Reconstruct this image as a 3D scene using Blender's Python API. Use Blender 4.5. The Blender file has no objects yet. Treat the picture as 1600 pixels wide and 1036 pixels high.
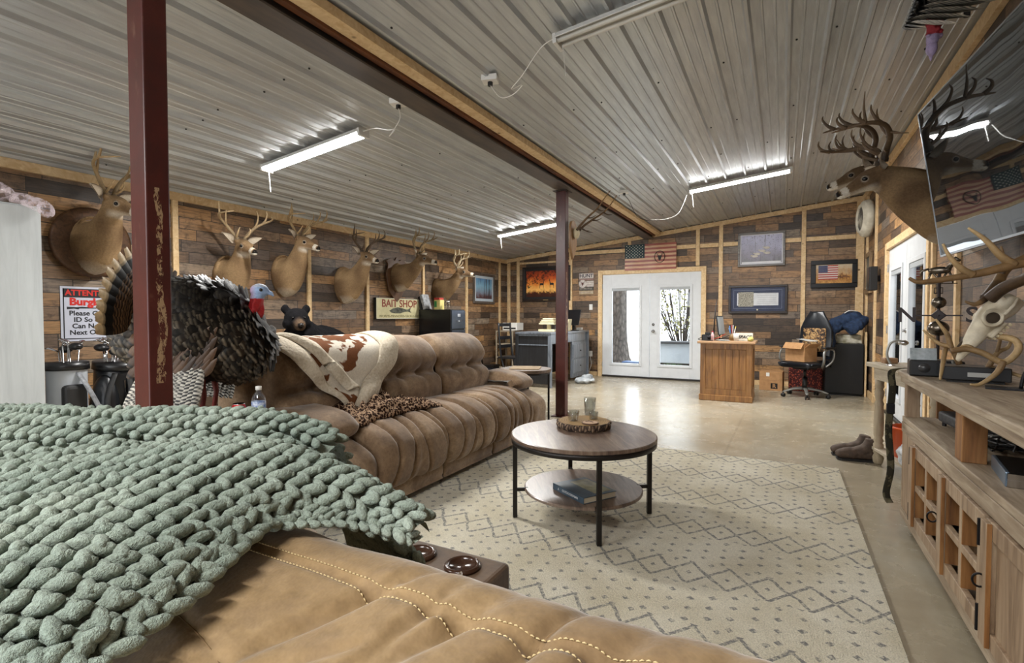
import bpy, bmesh, math, random
from mathutils import Vector, Matrix, noise
R=math.radians; PI=math.pi
sc=bpy.context.scene
COL=sc.collection
# ---------- camera, world, exposure ----------
CAM_H=1.21; YAW=R(28.0); PITCH=math.atan(23/797.0)
cam=bpy.data.cameras.new('camera'); camo=bpy.data.objects.new('camera',cam); COL.objects.link(camo)
cam.sensor_fit='HORIZONTAL'; cam.sensor_width=36.0; cam.lens=797.0/1600*36.0
cam.clip_start=0.02; cam.clip_end=200
camo.location=(0,0,CAM_H); camo.rotation_euler=(PI/2-PITCH,0,YAW)
sc.camera=camo
sc.view_settings.view_transform='Standard'
try: sc.view_settings.look='None'
except Exception: pass
sc.view_settings.gamma=1.0; sc.view_settings.use_curve_mapping=False
sc.view_settings.exposure=1.0
WORLD_STR=2.6; TUBE_STR=12.0; LAMP_W=52.0
w=bpy.data.worlds.new('world'); sc.world=w; w.use_nodes=True
bg=w.node_tree.nodes['Background']; bg.inputs[0].default_value=(.86,.93,1,1); bg.inputs[1].default_value=WORLD_STR
sun=bpy.data.lights.new('sun','SUN'); sun.energy=1.0; sun.angle=R(2); sun.color=(1,.95,.86)
suno=bpy.data.objects.new('sun',sun); COL.objects.link(suno); suno.rotation_euler=(R(48),0,R(-60)); suno.location=(0,15,10)

# ---------- colour + node helpers ----------
def lin(c):
    c/=255.0
    return c/12.92 if c<=.04045 else ((c+.055)/1.055)**2.4
def hx(s): return (lin(int(s[0:2],16)),lin(int(s[2:4],16)),lin(int(s[4:6],16)),1.0)
def colr(c): return hx(c) if isinstance(c,str) else tuple(c)
class NT:
    def __init__(s,name):
        s.m=bpy.data.materials.new(name); s.m.use_nodes=True; s.t=s.m.node_tree; s.n=s.t.nodes
        s.b=s.n['Principled BSDF']; s.out=s.n['Material Output']
    def new(s,ty,**k):
        nd=s.n.new(ty)
        for a,v in k.items(): setattr(nd,a,v)
        return nd
    def put(s,sock,v):
        if v is None: return
        if isinstance(v,bpy.types.NodeSocket): s.t.links.new(v,sock)
        else: sock.default_value=v
    def math(s,op,a,b=None,c=None):
        nd=s.new('ShaderNodeMath',operation=op); s.put(nd.inputs[0],a); s.put(nd.inputs[1],b)
        if c is not None: s.put(nd.inputs[2],c)
        return nd.outputs[0]
    def obj(s): return s.new('ShaderNodeTexCoord').outputs['Object']
    def pos(s): return s.new('ShaderNodeNewGeometry').outputs['Position']
    def mapv(s,vec,scale=(1,1,1),loc=(0,0,0),rot=(0,0,0)):
        nd=s.new('ShaderNodeMapping'); s.put(nd.inputs[0],vec); nd.inputs['Scale'].default_value=scale; nd.inputs['Location'].default_value=loc; nd.inputs['Rotation'].default_value=rot
        return nd.outputs[0]
    def sep(s,v):
        nd=s.new('ShaderNodeSeparateXYZ'); s.put(nd.inputs[0],v); return nd.outputs
    def comb(s,x,y,z=0.0):
        nd=s.new('ShaderNodeCombineXYZ'); s.put(nd.inputs[0],x); s.put(nd.inputs[1],y); s.put(nd.inputs[2],z); return nd.outputs[0]
    def noise(s,vec,scale=5,detail=4,rough=.55,dist=0):
        nd=s.new('ShaderNodeTexNoise'); s.put(nd.inputs['Vector'],vec); nd.inputs['Scale'].default_value=scale; nd.inputs['Detail'].default_value=detail; nd.inputs['Roughness'].default_value=rough; nd.inputs['Distortion'].default_value=dist
        return nd.outputs[0]
    def vor(s,vec,scale=5,feature='F1',rnd=1,out=0):
        nd=s.new('ShaderNodeTexVoronoi',feature=feature); s.put(nd.inputs['Vector'],vec); nd.inputs['Scale'].default_value=scale; nd.inputs['Randomness'].default_value=rnd
        return nd.outputs[out]
    def white(s,vec):
        nd=s.new('ShaderNodeTexWhiteNoise',noise_dimensions='3D'); s.put(nd.inputs['Vector'],vec); return nd.outputs['Value']
    def ramp(s,f,stops,interp='LINEAR'):
        nd=s.new('ShaderNodeValToRGB'); s.put(nd.inputs[0],f); r=nd.color_ramp; r.interpolation=interp
        while len(r.elements)<len(stops): r.elements.new(.5)
        for e,(p,c) in zip(r.elements,stops): e.position=p; e.color=colr(c)
        return nd.outputs[0]
    def mix(s,f,a,b,mode='MIX'):
        nd=s.new('ShaderNodeMix',data_type='RGBA',blend_type=mode); s.put(nd.inputs[0],f)
        s.put(nd.inputs[6],colr(a) if not isinstance(a,bpy.types.NodeSocket) else a); s.put(nd.inputs[7],colr(b) if not isinstance(b,bpy.types.NodeSocket) else b)
        return nd.outputs[2]
    def attr(s,name='Col'): return s.new('ShaderNodeAttribute',attribute_name=name).outputs[0]
    def fin(s,col=None,rough=.6,metal=0.0,bump=None,bs=.3,bd=.01,spec=None):
        s.put(s.b.inputs['Base Color'],colr(col) if not isinstance(col,bpy.types.NodeSocket) and col is not None else col)
        s.put(s.b.inputs['Roughness'],rough); s.put(s.b.inputs['Metallic'],metal)
        if spec is not None: s.b.inputs['Specular IOR Level'].default_value=spec
        if bump is not None:
            nd=s.new('ShaderNodeBump'); nd.inputs['Strength'].default_value=bs; nd.inputs['Distance'].default_value=bd
            s.put(nd.inputs['Height'],bump); s.t.links.new(nd.outputs[0],s.b.inputs['Normal'])
        return s.m
MATS={}
def mat(key,c1,c2=None,scale=8,rough=.6,metal=0.0,bump=0,stretch=(1,1,1),spec=None,detail=4):
    if key in MATS: return MATS[key]
    t=NT(key); v=t.mapv(t.obj(),stretch)
    n=t.noise(v,scale,detail)
    if c2 is None:
        a=colr(c1); c=t.mix(n,tuple(x*.88 for x in a[:3])+(1,),tuple(min(1,x*1.1) for x in a[:3])+(1,))
    else: c=t.ramp(n,[(.33,c1),(.67,c2)])
    MATS[key]=t.fin(c,rough,metal,n if bump else None,bump,.01,spec); return MATS[key]

def m_planks():
    t=NT('reclaimed_planks'); x,y,z=t.sep(t.pos())[:3]
    h=t.math('ADD',x,y)
    row=t.math('FLOOR',t.math('DIVIDE',z,.118))
    r1=t.white(t.comb(row,3.1,0)); r2=t.white(t.comb(row,9.7,2))
    L=t.math('MULTIPLY_ADD',r2,.4,.36)
    hc=t.math('DIVIDE',t.math('MULTIPLY_ADD',r1,5.0,t.math('ADD',h,40.0)),L)
    colm=t.math('FLOOR',hc); idv=t.white(t.comb(row,colm,5)); id2=t.white(t.comb(row,colm,8))
    c=t.ramp(idv,[(0,'3E332B'),(.14,'6E5844'),(.26,'A07C58'),(.38,'5A524E'),(.5,'BC8F60'),(.62,'877A6E'),(.74,'D0A06A'),(.86,'7A5B40'),(1,'AE9D88')])
    gv=t.comb(t.math('MULTIPLY_ADD',id2,20.0,t.math('MULTIPLY',h,3.2)),t.math('MULTIPLY',z,42.0),id2)
    g=t.noise(gv,1.6,7,.68,.8); g2=t.noise(t.comb(h,z,id2),11,5,.7)
    c=t.mix(t.math('MULTIPLY',t.ramp(g,[(.35,(0,0,0,1)),(.62,(1,1,1,1))]),.35),t.mix(.42,c,(0.02,.017,.015,1)),c)
    c=t.mix(1,c,t.ramp(g,[(.28,(.34,.31,.29,1)),(.5,(1,1,1,1)),(.72,(1.35,1.28,1.18,1))]),'MULTIPLY')
    c=t.mix(t.ramp(g2,[(.5,(0,0,0,1)),(.66,(.85,.85,.85,1))]),c,t.mix(.7,c,'2A221C'))
    fz=t.math('FRACT',t.math('DIVIDE',z,.118)); fx=t.math('FRACT',hc)
    ed=t.math('MINIMUM',t.math('MULTIPLY',t.math('MINIMUM',fz,t.math('SUBTRACT',1.0,fz)),.118),t.math('MULTIPLY',t.math('MINIMUM',fx,t.math('SUBTRACT',1.0,fx)),.6))
    em=t.math('GREATER_THAN',ed,.003)
    c=t.mix(em,(.012,.01,.008,1),c)
    return t.fin(c,.5,0,t.math('ADD',t.math('MULTIPLY',g,.4),em),.25,.004)
def m_pine(key='pine_batten',a='E6CB9E',b='CCA878'):
    t=NT(key); v=t.mapv(t.obj(),(9,9,9)); n=t.noise(t.mapv(t.obj(),(14,14,14)),1,3,.5,1.5)
    c=t.ramp(n,[(.3,a),(.7,b)]); k=t.vor(t.obj(),3.2); c=t.mix(t.ramp(k,[(.035,(1,1,1,1)),(.07,(0,0,0,1))]),c,'6A4526')
    return t.fin(c,.55,0,n,.1,.003)
def m_wood(key,a,b,c3,axis=0,sc_=1,rough=.45,bump=.1,spec=None):
    t=NT(key); s=[11*sc_]*3; s[axis]=1.1*sc_
    n=t.noise(t.mapv(t.obj(),tuple(s)),2.2,6,.62,.9); n2=t.noise(t.obj(),3*sc_,3)
    c=t.ramp(n,[(.3,a),(.5,b),(.72,c3)]); c=t.mix(t.ramp(n2,[(.45,(0,0,0,1)),(.75,(.45,.45,.45,1))]),c,a)
    return t.fin(c,rough,0,n,bump,.004,spec)
def m_ceiling():
    t=NT('galvalume'); p=t.pos(); n=t.noise(t.mapv(p,(30,3,30)),1,4,.6); n2=t.noise(p,140,2)
    n3=t.noise(t.mapv(p,(1.2,.5,1)),1,2)
    c=t.ramp(n,[(.3,'B2B6BA'),(.7,'CBCFD0')]); c=t.mix(t.ramp(n3,[(.4,(0,0,0,1)),(.7,(.2,.2,.2,1))]),c,'ACA294')
    return t.fin(c,t.math('MULTIPLY_ADD',n2,.12,.3),.5,n,.03,.002)
def m_concrete():
    t=NT('sealed_concrete'); p=t.pos(); n=t.noise(p,.9,7,.62,.6); n2=t.noise(p,5,8,.7,.4); n3=t.noise(p,40,3)
    c=t.ramp(n,[(.3,'857B68'),(.48,'9C917C'),(.62,'A59D8C'),(.75,'8C8475')])
    c=t.mix(t.ramp(n2,[(.42,(0,0,0,1)),(.68,(.35,.35,.35,1))]),c,'B3A993')
    v=t.vor(t.mapv(p,(1,1,1),(.3,.2,0)),.42,'DISTANCE_TO_EDGE'); nn=t.noise(p,3,4)
    crack=t.math('LESS_THAN',t.math('ADD',v,t.math('MULTIPLY',nn,.0)),.0035)
    c=t.mix(t.math('MULTIPLY',crack,.25),c,'5E574B')
    return t.fin(c,t.math('MULTIPLY_ADD',n2,.3,.1),0,n2,.06,.004,.6)
def m_steel():
    t=NT('red_primed_steel'); p=t.obj(); n=t.noise(p,3.5,6,.7,.5); n2=t.noise(t.mapv(p,(1,1,.25)),9,5,.7)
    c=t.ramp(n,[(.3,'3B1814'),(.6,'4E1E18'),(.8,'5C2A22')]); c=t.mix(t.ramp(n2,[(.6,(0,0,0,1)),(.72,(.55,.55,.55,1))]),c,'8A6A58')
    x,y,z=t.sep(p)[:3]
    d=t.math('ABSOLUTE',t.math('SUBTRACT',y,t.math('MULTIPLY_ADD',t.noise(t.comb(0,0,t.math('MULTIPLY',z,1.0)),3,3),.09,-.045)))
    lo=t.math('MULTIPLY',t.math('GREATER_THAN',z,.93),t.math('LESS_THAN',z,1.75))
    msk=t.math('MULTIPLY',t.math('MULTIPLY',t.math('LESS_THAN',d,t.math('MULTIPLY',t.noise(p,9,3),.028)),lo),t.math('GREATER_THAN',t.noise(t.mapv(p,(1,1,.45)),45,5,.8),.5))
    c=t.mix(t.math('MULTIPLY',msk,.8),c,'A98E6C')
    return t.fin(c,.38,0,n2,.08,.003,.5)
def m_rust():
    t=NT('rusty_beam_steel'); p=t.pos(); n=t.noise(t.mapv(p,(4,1.2,4)),1.5,7,.7,.6)
    c=t.ramp(n,[(.3,'1A1817'),(.5,'2C2826'),(.6,'4A3020'),(.75,'643E26')]); return t.fin(c,.5,.2,n,.2,.004)
def m_rug():
    t=NT('trellis_rug'); p=t.obj(); x,y,z=t.sep(p)[:3]
    wv=t.math('MULTIPLY_ADD',t.noise(p,9,3),.03,-.015)
    u=t.math('DIVIDE',t.math('ADD',x,wv),.165); v=t.math('DIVIDE',t.math('ADD',y,wv),.215)
    a=t.math('ADD',u,v); b=t.math('SUBTRACT',u,v)
    def tri(s): return t.math('ABSOLUTE',t.math('SUBTRACT',t.math('FRACT',s),.5))   # .5 at integers
    ta=tri(a); tb=tri(b)
    line=t.math('GREATER_THAN',t.math('MAXIMUM',ta,tb),.44)
    # band structure along y (period 4 diamonds)
    band=t.math('FRACT',t.math('DIVIDE',v,2.5)); inA=t.math('LESS_THAN',band,.42)
    # star specks at cell centres
    cen=t.math('MAXIMUM',ta,tb); star=t.math('LESS_THAN',cen,.085)
    u2=t.math('MULTIPLY',u,2.0); v2=t.math('MULTIPLY',v,2.6)
    d2=t.math('ADD',t.math('ABSOLUTE',t.math('SUBTRACT',t.math('FRACT',u2),.5)),t.math('ABSOLUTE',t.math('SUBTRACT',t.math('FRACT',t.math('MULTIPLY_ADD',t.math('FLOOR',u2),.5,v2)),.5)))
    dots=t.math('LESS_THAN',d2,.2)
    A=t.math('MAXIMUM',line,star)
    pa=t.math('ADD',t.math('MULTIPLY',A,inA),t.math('MULTIPLY',dots,t.math('SUBTRACT',1.0,inA)))
    # sparse big lattice everywhere
    br=t.noise(p,60,3,.7); msk=t.math('MULTIPLY',pa,t.ramp(br,[(.38,(.15,.15,.15,1)),(.55,(1,1,1,1))]))
    tone=t.noise(p,2.2,3); base=t.ramp(tone,[(.35,'CFC5AD'),(.65,'E4DDCB')]); f=t.noise(p,170,2,.8)
    base=t.mix(1,base,t.ramp(f,[(.25,(.7,.7,.7,1)),(.6,(1.05,1.05,1.05,1))]),'MULTIPLY')
    c=t.mix(t.math('MULTIPLY',msk,.85),base,'6E6E70')
    return t.fin(c,.95,0,t.math('ADD',f,t.math('MULTIPLY',tone,.5)),.9,.012,.1)
def m_suede(key='suede',a='5A4634',b='806850',c3='A38B70',bump=.25):
    t=NT(key); p=t.obj(); n=t.noise(p,3.2,5,.6,.7); n2=t.noise(p,55,3,.7); n3=t.noise(p,11,5,.65)
    f=t.math('MULTIPLY_ADD',n3,.35,t.math('MULTIPLY',n,.65))
    c=t.ramp(f,[(.33,a),(.5,b),(.64,c3)])
    c=t.mix(1,c,t.ramp(n2,[(.3,(.74,.72,.7,1)),(.7,(1.08,1.08,1.08,1))]),'MULTIPLY')
    n4=t.noise(p,22,4,.7); c=t.mix(t.ramp(n4,[(.5,(0,0,0,1)),(.7,(.55,.55,.55,1))]),c,a)
    m=t.fin(c,.85,0,n2,bump,.003,.2)
    t.b.inputs['Sheen Weight'].default_value=.35; t.b.inputs['Sheen Roughness'].default_value=.4
    return m
def m_vcol(key,rough=.8,ns=40,amt=.35,bump=.3,spec=.3,stretch=(1,1,1),metal=0):
    t=NT(key); n=t.noise(t.mapv(t.obj(),stretch),ns,4,.7)
    c=t.mix(1,t.attr(),t.ramp(n,[(.3,(1-amt,)*3+(1,)),(.7,(1.1,1.1,1.1,1))]),'MULTIPLY')
    return t.fin(c,rough,metal,n,bump,.004,spec)
def m_glass(key='clear_glass',col=(1,1,1,1),rough=0,ior=1.45):
    t=NT(key); t.b.inputs['Transmission Weight'].default_value=1; t.b.inputs['IOR'].default_value=ior
    return t.fin(col,rough)
def m_pane():
    t=NT('window_glass'); tr=t.new('ShaderNodeBsdfTransparent'); gl=t.new('ShaderNodeBsdfGlossy'); gl.inputs['Roughness'].default_value=.02
    fr=t.new('ShaderNodeFresnel'); fr.inputs[0].default_value=1.5
    ms=t.new('ShaderNodeMixShader'); t.t.links.new(fr.outputs[0],ms.inputs[0]); t.t.links.new(tr.outputs[0],ms.inputs[1]); t.t.links.new(gl.outputs[0],ms.inputs[2])
    t.t.links.new(ms.outputs[0],t.out.inputs[0]); return t.m
def m_emit(key,c,s):
    t=NT(key); t.put(t.b.inputs['Emission Color'],colr(c)); t.b.inputs['Emission Strength'].default_value=s; return t.fin(c,.5)
def m_cow():
    t=NT('cowhide_fleece'); p=t.obj(); n=t.noise(p,6.5,3,.5,.4); c=t.ramp(n,[(.52,'D8CFC0'),(.545,'70462C')],'LINEAR'); f=t.noise(p,90,3)
    c=t.mix(1,c,t.ramp(f,[(.3,(.85,.85,.85,1)),(.7,(1.05,1.05,1.05,1))]),'MULTIPLY'); return t.fin(c,.95,0,f,.4,.004,.1)
def m_leopard():
    t=NT('leopard_fleece'); p=t.obj(); v=t.vor(p,62); n=t.noise(p,120,3); s=t.math('MULTIPLY_ADD',n,.35,v)
    c=t.ramp(s,[(.58,'2A1B14'),(.70,'4A3022'),(.80,'A88C72')]); return t.fin(c,.9,0,n,.4,.004,.1)
def m_tabletop():
    t=NT('walnut_laminate_top'); p=t.obj(); n=t.noise(t.mapv(p,(3,22,3)),1.5,7,.65,.8); n2=t.noise(p,2.5,4)
    x,y,z=t.sep(p)[:3]; pl=t.white(t.comb(0,t.math('FLOOR',t.math('DIVIDE',y,.11)),0))
    c=t.ramp(n,[(.3,'40312A'),(.5,'6E5A4C'),(.7,'8E7C6C')]); c=t.mix(t.math('MULTIPLY',pl,.4),c,'40302A')
    c=t.mix(t.ramp(n2,[(.5,(0,0,0,1)),(.75,(.4,.4,.4,1))]),c,'8D8580')
    return t.fin(c,.3,0,n,.05,.002,.6)

# ---------- mesh builder ----------
def ortho(d):
    d=d.normalized(); a=Vector((0,0,1)) if abs(d.z)<.9 else Vector((1,0,0))
    u=d.cross(a).normalized(); return u,d.cross(u).normalized()
class MB:
    def __init__(s): s.v=[]; s.f=[]; s.mi=[]; s.c=[]; s.m=0; s.M=Matrix.Identity(4); s.col=None
    def add(s,vs,fs,cols=None):
        o=len(s.v)
        for i,p in enumerate(vs):
            s.v.append(s.M@Vector(p)); s.c.append(cols[i] if cols else s.col)
        for f in fs: s.f.append([o+i for i in f]); s.mi.append(s.m)
        return s
    def box(s,x0,x1,y0,y1,z0,z1):
        vs=[(x,y,z) for x in (x0,x1) for y in (y0,y1) for z in (z0,z1)]
        return s.add(vs,[(0,1,3,2),(4,6,7,5),(0,4,5,1),(2,3,7,6),(0,2,6,4),(1,5,7,3)])
    def cbox(s,c,d,rz=0,rx=0,ry=0):
        M0=s.M; s.M=s.M@Matrix.Translation(c)@Matrix.Rotation(rz,4,'Z')@Matrix.Rotation(ry,4,'Y')@Matrix.Rotation(rx,4,'X')
        s.box(-d[0]/2,d[0]/2,-d[1]/2,d[1]/2,-d[2]/2,d[2]/2); s.M=M0; return s
    def bar(s,p0,p1,w,h):
        p0=Vector(p0);p1=Vector(p1); u,v=ortho(p1-p0); vs=[p+u*a*w/2+v*b*h/2 for p in (p0,p1) for a,b in ((-1,-1),(1,-1),(1,1),(-1,1))]
        return s.add(vs,[(3,2,1,0),(4,5,6,7)]+[(i,(i+1)%4,4+(i+1)%4,4+i) for i in range(4)])
    def loft(s,rings,caps=True,closed=True,cols=None):
        n=len(rings[0]); vs=[p for r in rings for p in r]; fs=[]
        for j in range(len(rings)-1):
            for i in range(n if closed else n-1):
                k=(i+1)%n; fs.append((j*n+i,j*n+k,(j+1)*n+k,(j+1)*n+i))
        if caps and closed: fs.append(tuple(range(n))[::-1]); fs.append(tuple((len(rings)-1)*n+i for i in range(n)))
        cc=[cols[j] for j in range(len(rings)) for _ in range(n)] if cols else None
        return s.add(vs,fs,cc)
    def tube(s,pts,r,n=8,cols=None,flat=1.0):
        pts=[Vector(p) for p in pts]; N=len(pts); rs=r if isinstance(r,(list,tuple)) else [r]*N
        rings=[]; u=None
        for i,p in enumerate(pts):
            d=(pts[min(i+1,N-1)]-pts[max(i-1,0)]).normalized()
            if u is None: u,v=ortho(d)
            else:
                u=(u-d*u.dot(d)); u=u.normalized() if u.length>1e-6 else ortho(d)[0]; v=d.cross(u)
            rings.append([p+(u*math.cos(2*PI*k/n)+v*math.sin(2*PI*k/n)*flat)*rs[i] for k in range(n)])
        return s.loft(rings,cols=cols)
    def cyl(s,p0,p1,r0,r1=None,n=20): return s.tube([p0,p1],[r0,r0 if r1 is None else r1],n)
    def lathe(s,prof,c=(0,0,0),n=28,a0=0,a1=2*PI):
        c=Vector(c); return s.loft([[c+Vector((r*math.cos(2*PI*k/n),r*math.sin(2*PI*k/n),z)) for k in range(n)] for r,z in prof])
    def ell(s,c,r,rot=None,nu=12,nv=8,cols=None):
        c=Vector(c); Mr=rot if rot is not None else Matrix.Identity(3); rings=[]
        for j in range(nv+1):
            a=PI*j/nv; sa=max(math.sin(a),.02); rings.append([c+Mr@Vector((r[0]*sa*math.cos(2*PI*k/nu),r[1]*sa*math.sin(2*PI*k/nu),-r[2]*math.cos(a))) for k in range(nu)])
        return s.loft(rings,cols=cols)
    def prism(s,poly,d0,d1,ax='z'):
        def mk(a,b,d): return {'z':(a,b,d),'y':(a,d,b),'x':(d,a,b)}[ax]
        n=len(poly); vs=[mk(a,b,d0) for a,b in poly]+[mk(a,b,d1) for a,b in poly]
        return s.add(vs,[tuple(range(n))[::-1],tuple(range(n,2*n))]+[(i,(i+1)%n,n+(i+1)%n,n+i) for i in range(n)])
    def grid(s,fn,nu,nv,colf=None,thick=0):
        vs=[Vector(fn(i/nu,j/nv)) for j in range(nv+1) for i in range(nu+1)]; W=nu+1
        cc=[colf(i/nu,j/nv) for j in range(nv+1) for i in range(nu+1)] if colf else None
        fs=[(j*W+i,j*W+i+1,(j+1)*W+i+1,(j+1)*W+i) for j in range(nv) for i in range(nu)]
        if thick:
            N=len(vs); nr=[]
            for j in range(nv+1):
                for i in range(nu+1):
                    a=vs[j*W+min(i+1,nu)]-vs[j*W+max(i-1,0)]; b=vs[min(j+1,nv)*W+i]-vs[max(j-1,0)*W+i]; q=a.cross(b); nr.append(q.normalized() if q.length>1e-12 else Vector((0,0,1)))
            vs=vs+[p-n*thick for p,n in zip(vs,nr)]; cc=cc+cc if cc else None
            fs2=[tuple(N+k for k in f[::-1]) for f in fs]
            for i in range(nu): fs2+= [(i+1,i,N+i,N+i+1),(nv*W+i,nv*W+i+1,N+nv*W+i+1,N+nv*W+i)]
            for j in range(nv): fs2+= [(j*W,(j+1)*W,N+(j+1)*W,N+j*W),((j+1)*W+nu,j*W+nu,N+j*W+nu,N+(j+1)*W+nu)]
            fs=fs+fs2
        return s.add(vs,fs,cc)
    def mesh(s,name,mats,smooth=False):
        me=bpy.data.meshes.new(name); me.from_pydata([tuple(p) for p in s.v],[],s.f)
        for m in (mats if isinstance(mats,(list,tuple)) else [mats]): me.materials.append(m)
        me.polygons.foreach_set('material_index',s.mi)
        if any(c is not None for c in s.c):
            at=me.color_attributes.new('Col','FLOAT_COLOR','POINT'); b=[]
            for c in s.c: b+= list(c)[:3]+[1.0] if c is not None else [1,1,1,1]
            at.data.foreach_set('color',b)
        me.validate(); bm=bmesh.new(); bm.from_mesh(me); bmesh.ops.recalc_face_normals(bm,faces=bm.faces); bm.to_mesh(me); bm.free()
        if smooth: me.polygons.foreach_set('use_smooth',[True]*len(me.polygons))
        me.update(); return me
    def build(s,name,mats,parent=None,smooth=False,bev=0,sub=0,seg=2):
        o=bpy.data.objects.new(name,s.mesh(name,mats,smooth)); COL.objects.link(o); o.parent=parent
        if bev:
            b=o.modifiers.new('bevel','BEVEL'); b.width=bev; b.segments=seg; b.limit_method='ANGLE'; b.angle_limit=R(40)
        if sub: d=o.modifiers.new('sub','SUBSURF'); d.levels=sub; d.render_levels=sub
        if smooth=='auto' : pass
        return o
def bake(o):
    bpy.context.view_layer.update(); dg=bpy.context.evaluated_depsgraph_get()
    me=bpy.data.meshes.new_from_object(o.evaluated_get(dg)); o.modifiers.clear(); o.data=me; return o
def organic(name,mb,mt,parent=None,voxel=.01,smooth=3,colf=None,dispf=None):
    o=mb.build(name,mt,None,True)
    r=o.modifiers.new('r','REMESH'); r.mode='VOXEL'; r.voxel_size=voxel; r.use_smooth_shade=True
    if smooth: q=o.modifiers.new('s','SMOOTH'); q.iterations=smooth; q.factor=.6
    bake(o); me=o.data; me.polygons.foreach_set('use_smooth',[True]*len(me.polygons))
    if dispf:
        ns=[v.normal.copy() for v in me.vertices]
        for v,n in zip(me.vertices,ns): v.co=v.co+n*dispf(v.co,n)
    if colf:
        at=me.color_attributes.get('Col') or me.color_attributes.new('Col','FLOAT_COLOR','POINT'); b=[]
        for v in me.vertices: b+=list(colf(v.co,v.normal))[:3]+[1.0]
        at.data.foreach_set('color',b)
    if not me.materials: me.materials.append(mt)
    o.parent=parent; return o
def tag(o,label=None,cat=None,group=None,kind=None):
    if label: o['label']=label
    if cat: o['category']=cat
    if group: o['group']=group
    if kind: o['kind']=kind
    return o
def thing(name,label,cat,loc=(0,0,0),rz=0,group=None,kind=None):
    o=bpy.data.objects.new(name,None); o.empty_display_size=.05; COL.objects.link(o); o.location=loc; o.rotation_euler=(0,0,rz)
    return tag(o,label,cat,group,kind)
def struct(name,mb,m,parent=None,**k):
    o=mb.build(name,m,parent,**k)
    if parent is None: o['kind']='structure'
    return o
def dup(o,parent=None,loc=None,rz=None,label=None,group=None,first=True):
    c=o.copy(); COL.objects.link(c); c.parent=parent
    if first:
        if loc: c.location=loc
        if rz is not None: c.rotation_euler=(0,0,rz)
        if label: c['label']=label
        if group: c['group']=group
    for ch in list(o.children): dup(ch,c,first=False)
    return c
def text(name,body,size,mt,parent,loc,rot,ext=.0015,align='CENTER',sx=1.0,bold=0,shear=0):
    cu=bpy.data.curves.new(name,'FONT'); cu.body=body; cu.size=size; cu.extrude=ext; cu.align_x=align; cu.align_y='CENTER'; cu.offset=bold; cu.resolution_u=3; cu.shear=shear
    o=bpy.data.objects.new(name,cu); COL.objects.link(o); bpy.context.view_layer.update()
    me=bpy.data.meshes.new_from_object(o.evaluated_get(bpy.context.evaluated_depsgraph_get())); bpy.data.objects.remove(o)
    me.materials.clear(); me.materials.append(mt); o=bpy.data.objects.new(name,me); COL.objects.link(o); o.parent=parent
    o.location=loc; o.rotation_euler=rot; o.scale=(sx,1,1); return o
def cr(pts,n):
    "Catmull-Rom resample"
    P=[Vector(p) for p in pts]; out=[]
    for i in range(len(P)-1):
        p0=P[max(i-1,0)];p1=P[i];p2=P[i+1];p3=P[min(i+2,len(P)-1)]
        for k in range(n):
            t=k/n; out.append(.5*((2*p1)+(-p0+p2)*t+(2*p0-5*p1+4*p2-p3)*t*t+(-p0+3*p1-3*p2+p3)*t**3))
    out.append(P[-1]); return out
def crv(vals,n):
    return [v.x for v in cr([(a,0,0) for a in vals],n)]
PLANK=m_planks(); PINE=m_pine(); CEIL=m_ceiling(); CONC=m_concrete(); STEEL=m_steel(); RUST=m_rust(); SUEDE=m_suede(); PANE=m_pane(); GLASS=m_glass()
WHITE=mat('white_paint','D3D6D9',rough=.4); BLACK=mat('black_plastic','141416',rough=.35); MATTEBLACK=mat('matte_black','1B1A1A',rough=.6)
DKMETAL=mat('dark_metal','2A2624',rough=.4,metal=.6); CHROME=mat('chrome','C8C8CA',rough=.2,metal=1.0); WHPLAS=mat('white_plastic','E6E4DE',rough=.4)
STAND=m_wood('driftwood_grey','75634E','9E8C76','BAAB95',1,1,.6,.25); STANDX=m_wood('driftwood_upright','715A43','9A8269','B5A187',2,1,.6,.25); STANDIN=m_wood('raw_amber_wood','5C3A1E','8C5F34','A87A4A',2,1,.6,.2)
CARD=mat('cardboard','A67C52','B58A5E',20,.8)
# ================= SETTING =================
XL,XR,YB,YF=-5.5,1.15,10.05,-3.6
def zc(x): return 2.5+.105*(x+5.5)
b=MB().box(XL-.1,XR+.1,YF,YB+.1,-.1,0); struct('floor',b,CONC)
# ceiling panels with ribs (extruded along y)
prof=[]; x=XL; i=0
pitch=.2286
while x<XR-.05:
    for dx,dz in ((0,0),(.013,-.026),(.031,-.026),(.044,0),(.092,0),(.097,-.005),(.107,-.005),(.112,0),(.162,0),(.167,-.005),(.177,-.005),(.182,0)):
        if x+dx<XR: prof.append((x+dx,zc(x+dx)+dz))
    x+=pitch
prof.append((XR+.02,zc(XR)))
b=MB()
n=len(prof); vs=[(a,YF,z) for a,z in prof]+[(a,YB+.02,z) for a,z in prof]+[(a,YF,z+.06) for a,z in prof]+[(a,YB+.02,z+.06) for a,z in prof]
b.add(vs,[(i,i+1,n+i+1,n+i) for i in range(n-1)]+[(2*n+i+1,2*n+i,3*n+i,3*n+i+1) for i in range(n-1)]+[(0,n,3*n,2*n),(n-1,2*n-1,4*n-1,3*n-1)]+[(i,i+1,2*n+i+1,2*n+i) for i in range(n-1)]+[(n+i+1,n+i,3*n+i,3*n+i+1) for i in range(n-1)])
ceil=struct('ceiling',b,CEIL)
b=MB(); random.seed(4)
for yy in (-1.2,.6,2.3,4.0,5.2,6.1,6.9,8.6):
    x=XL+.068
    while x<XR:
        b.ell((x,yy+random.uniform(-.02,.02),zc(x)-.004),(.008,.008,.006),nu=6,nv=4); x+=pitch*(2 if random.random()<.6 else 1)
b.build('screw',MATTEBLACK,ceil)
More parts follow.
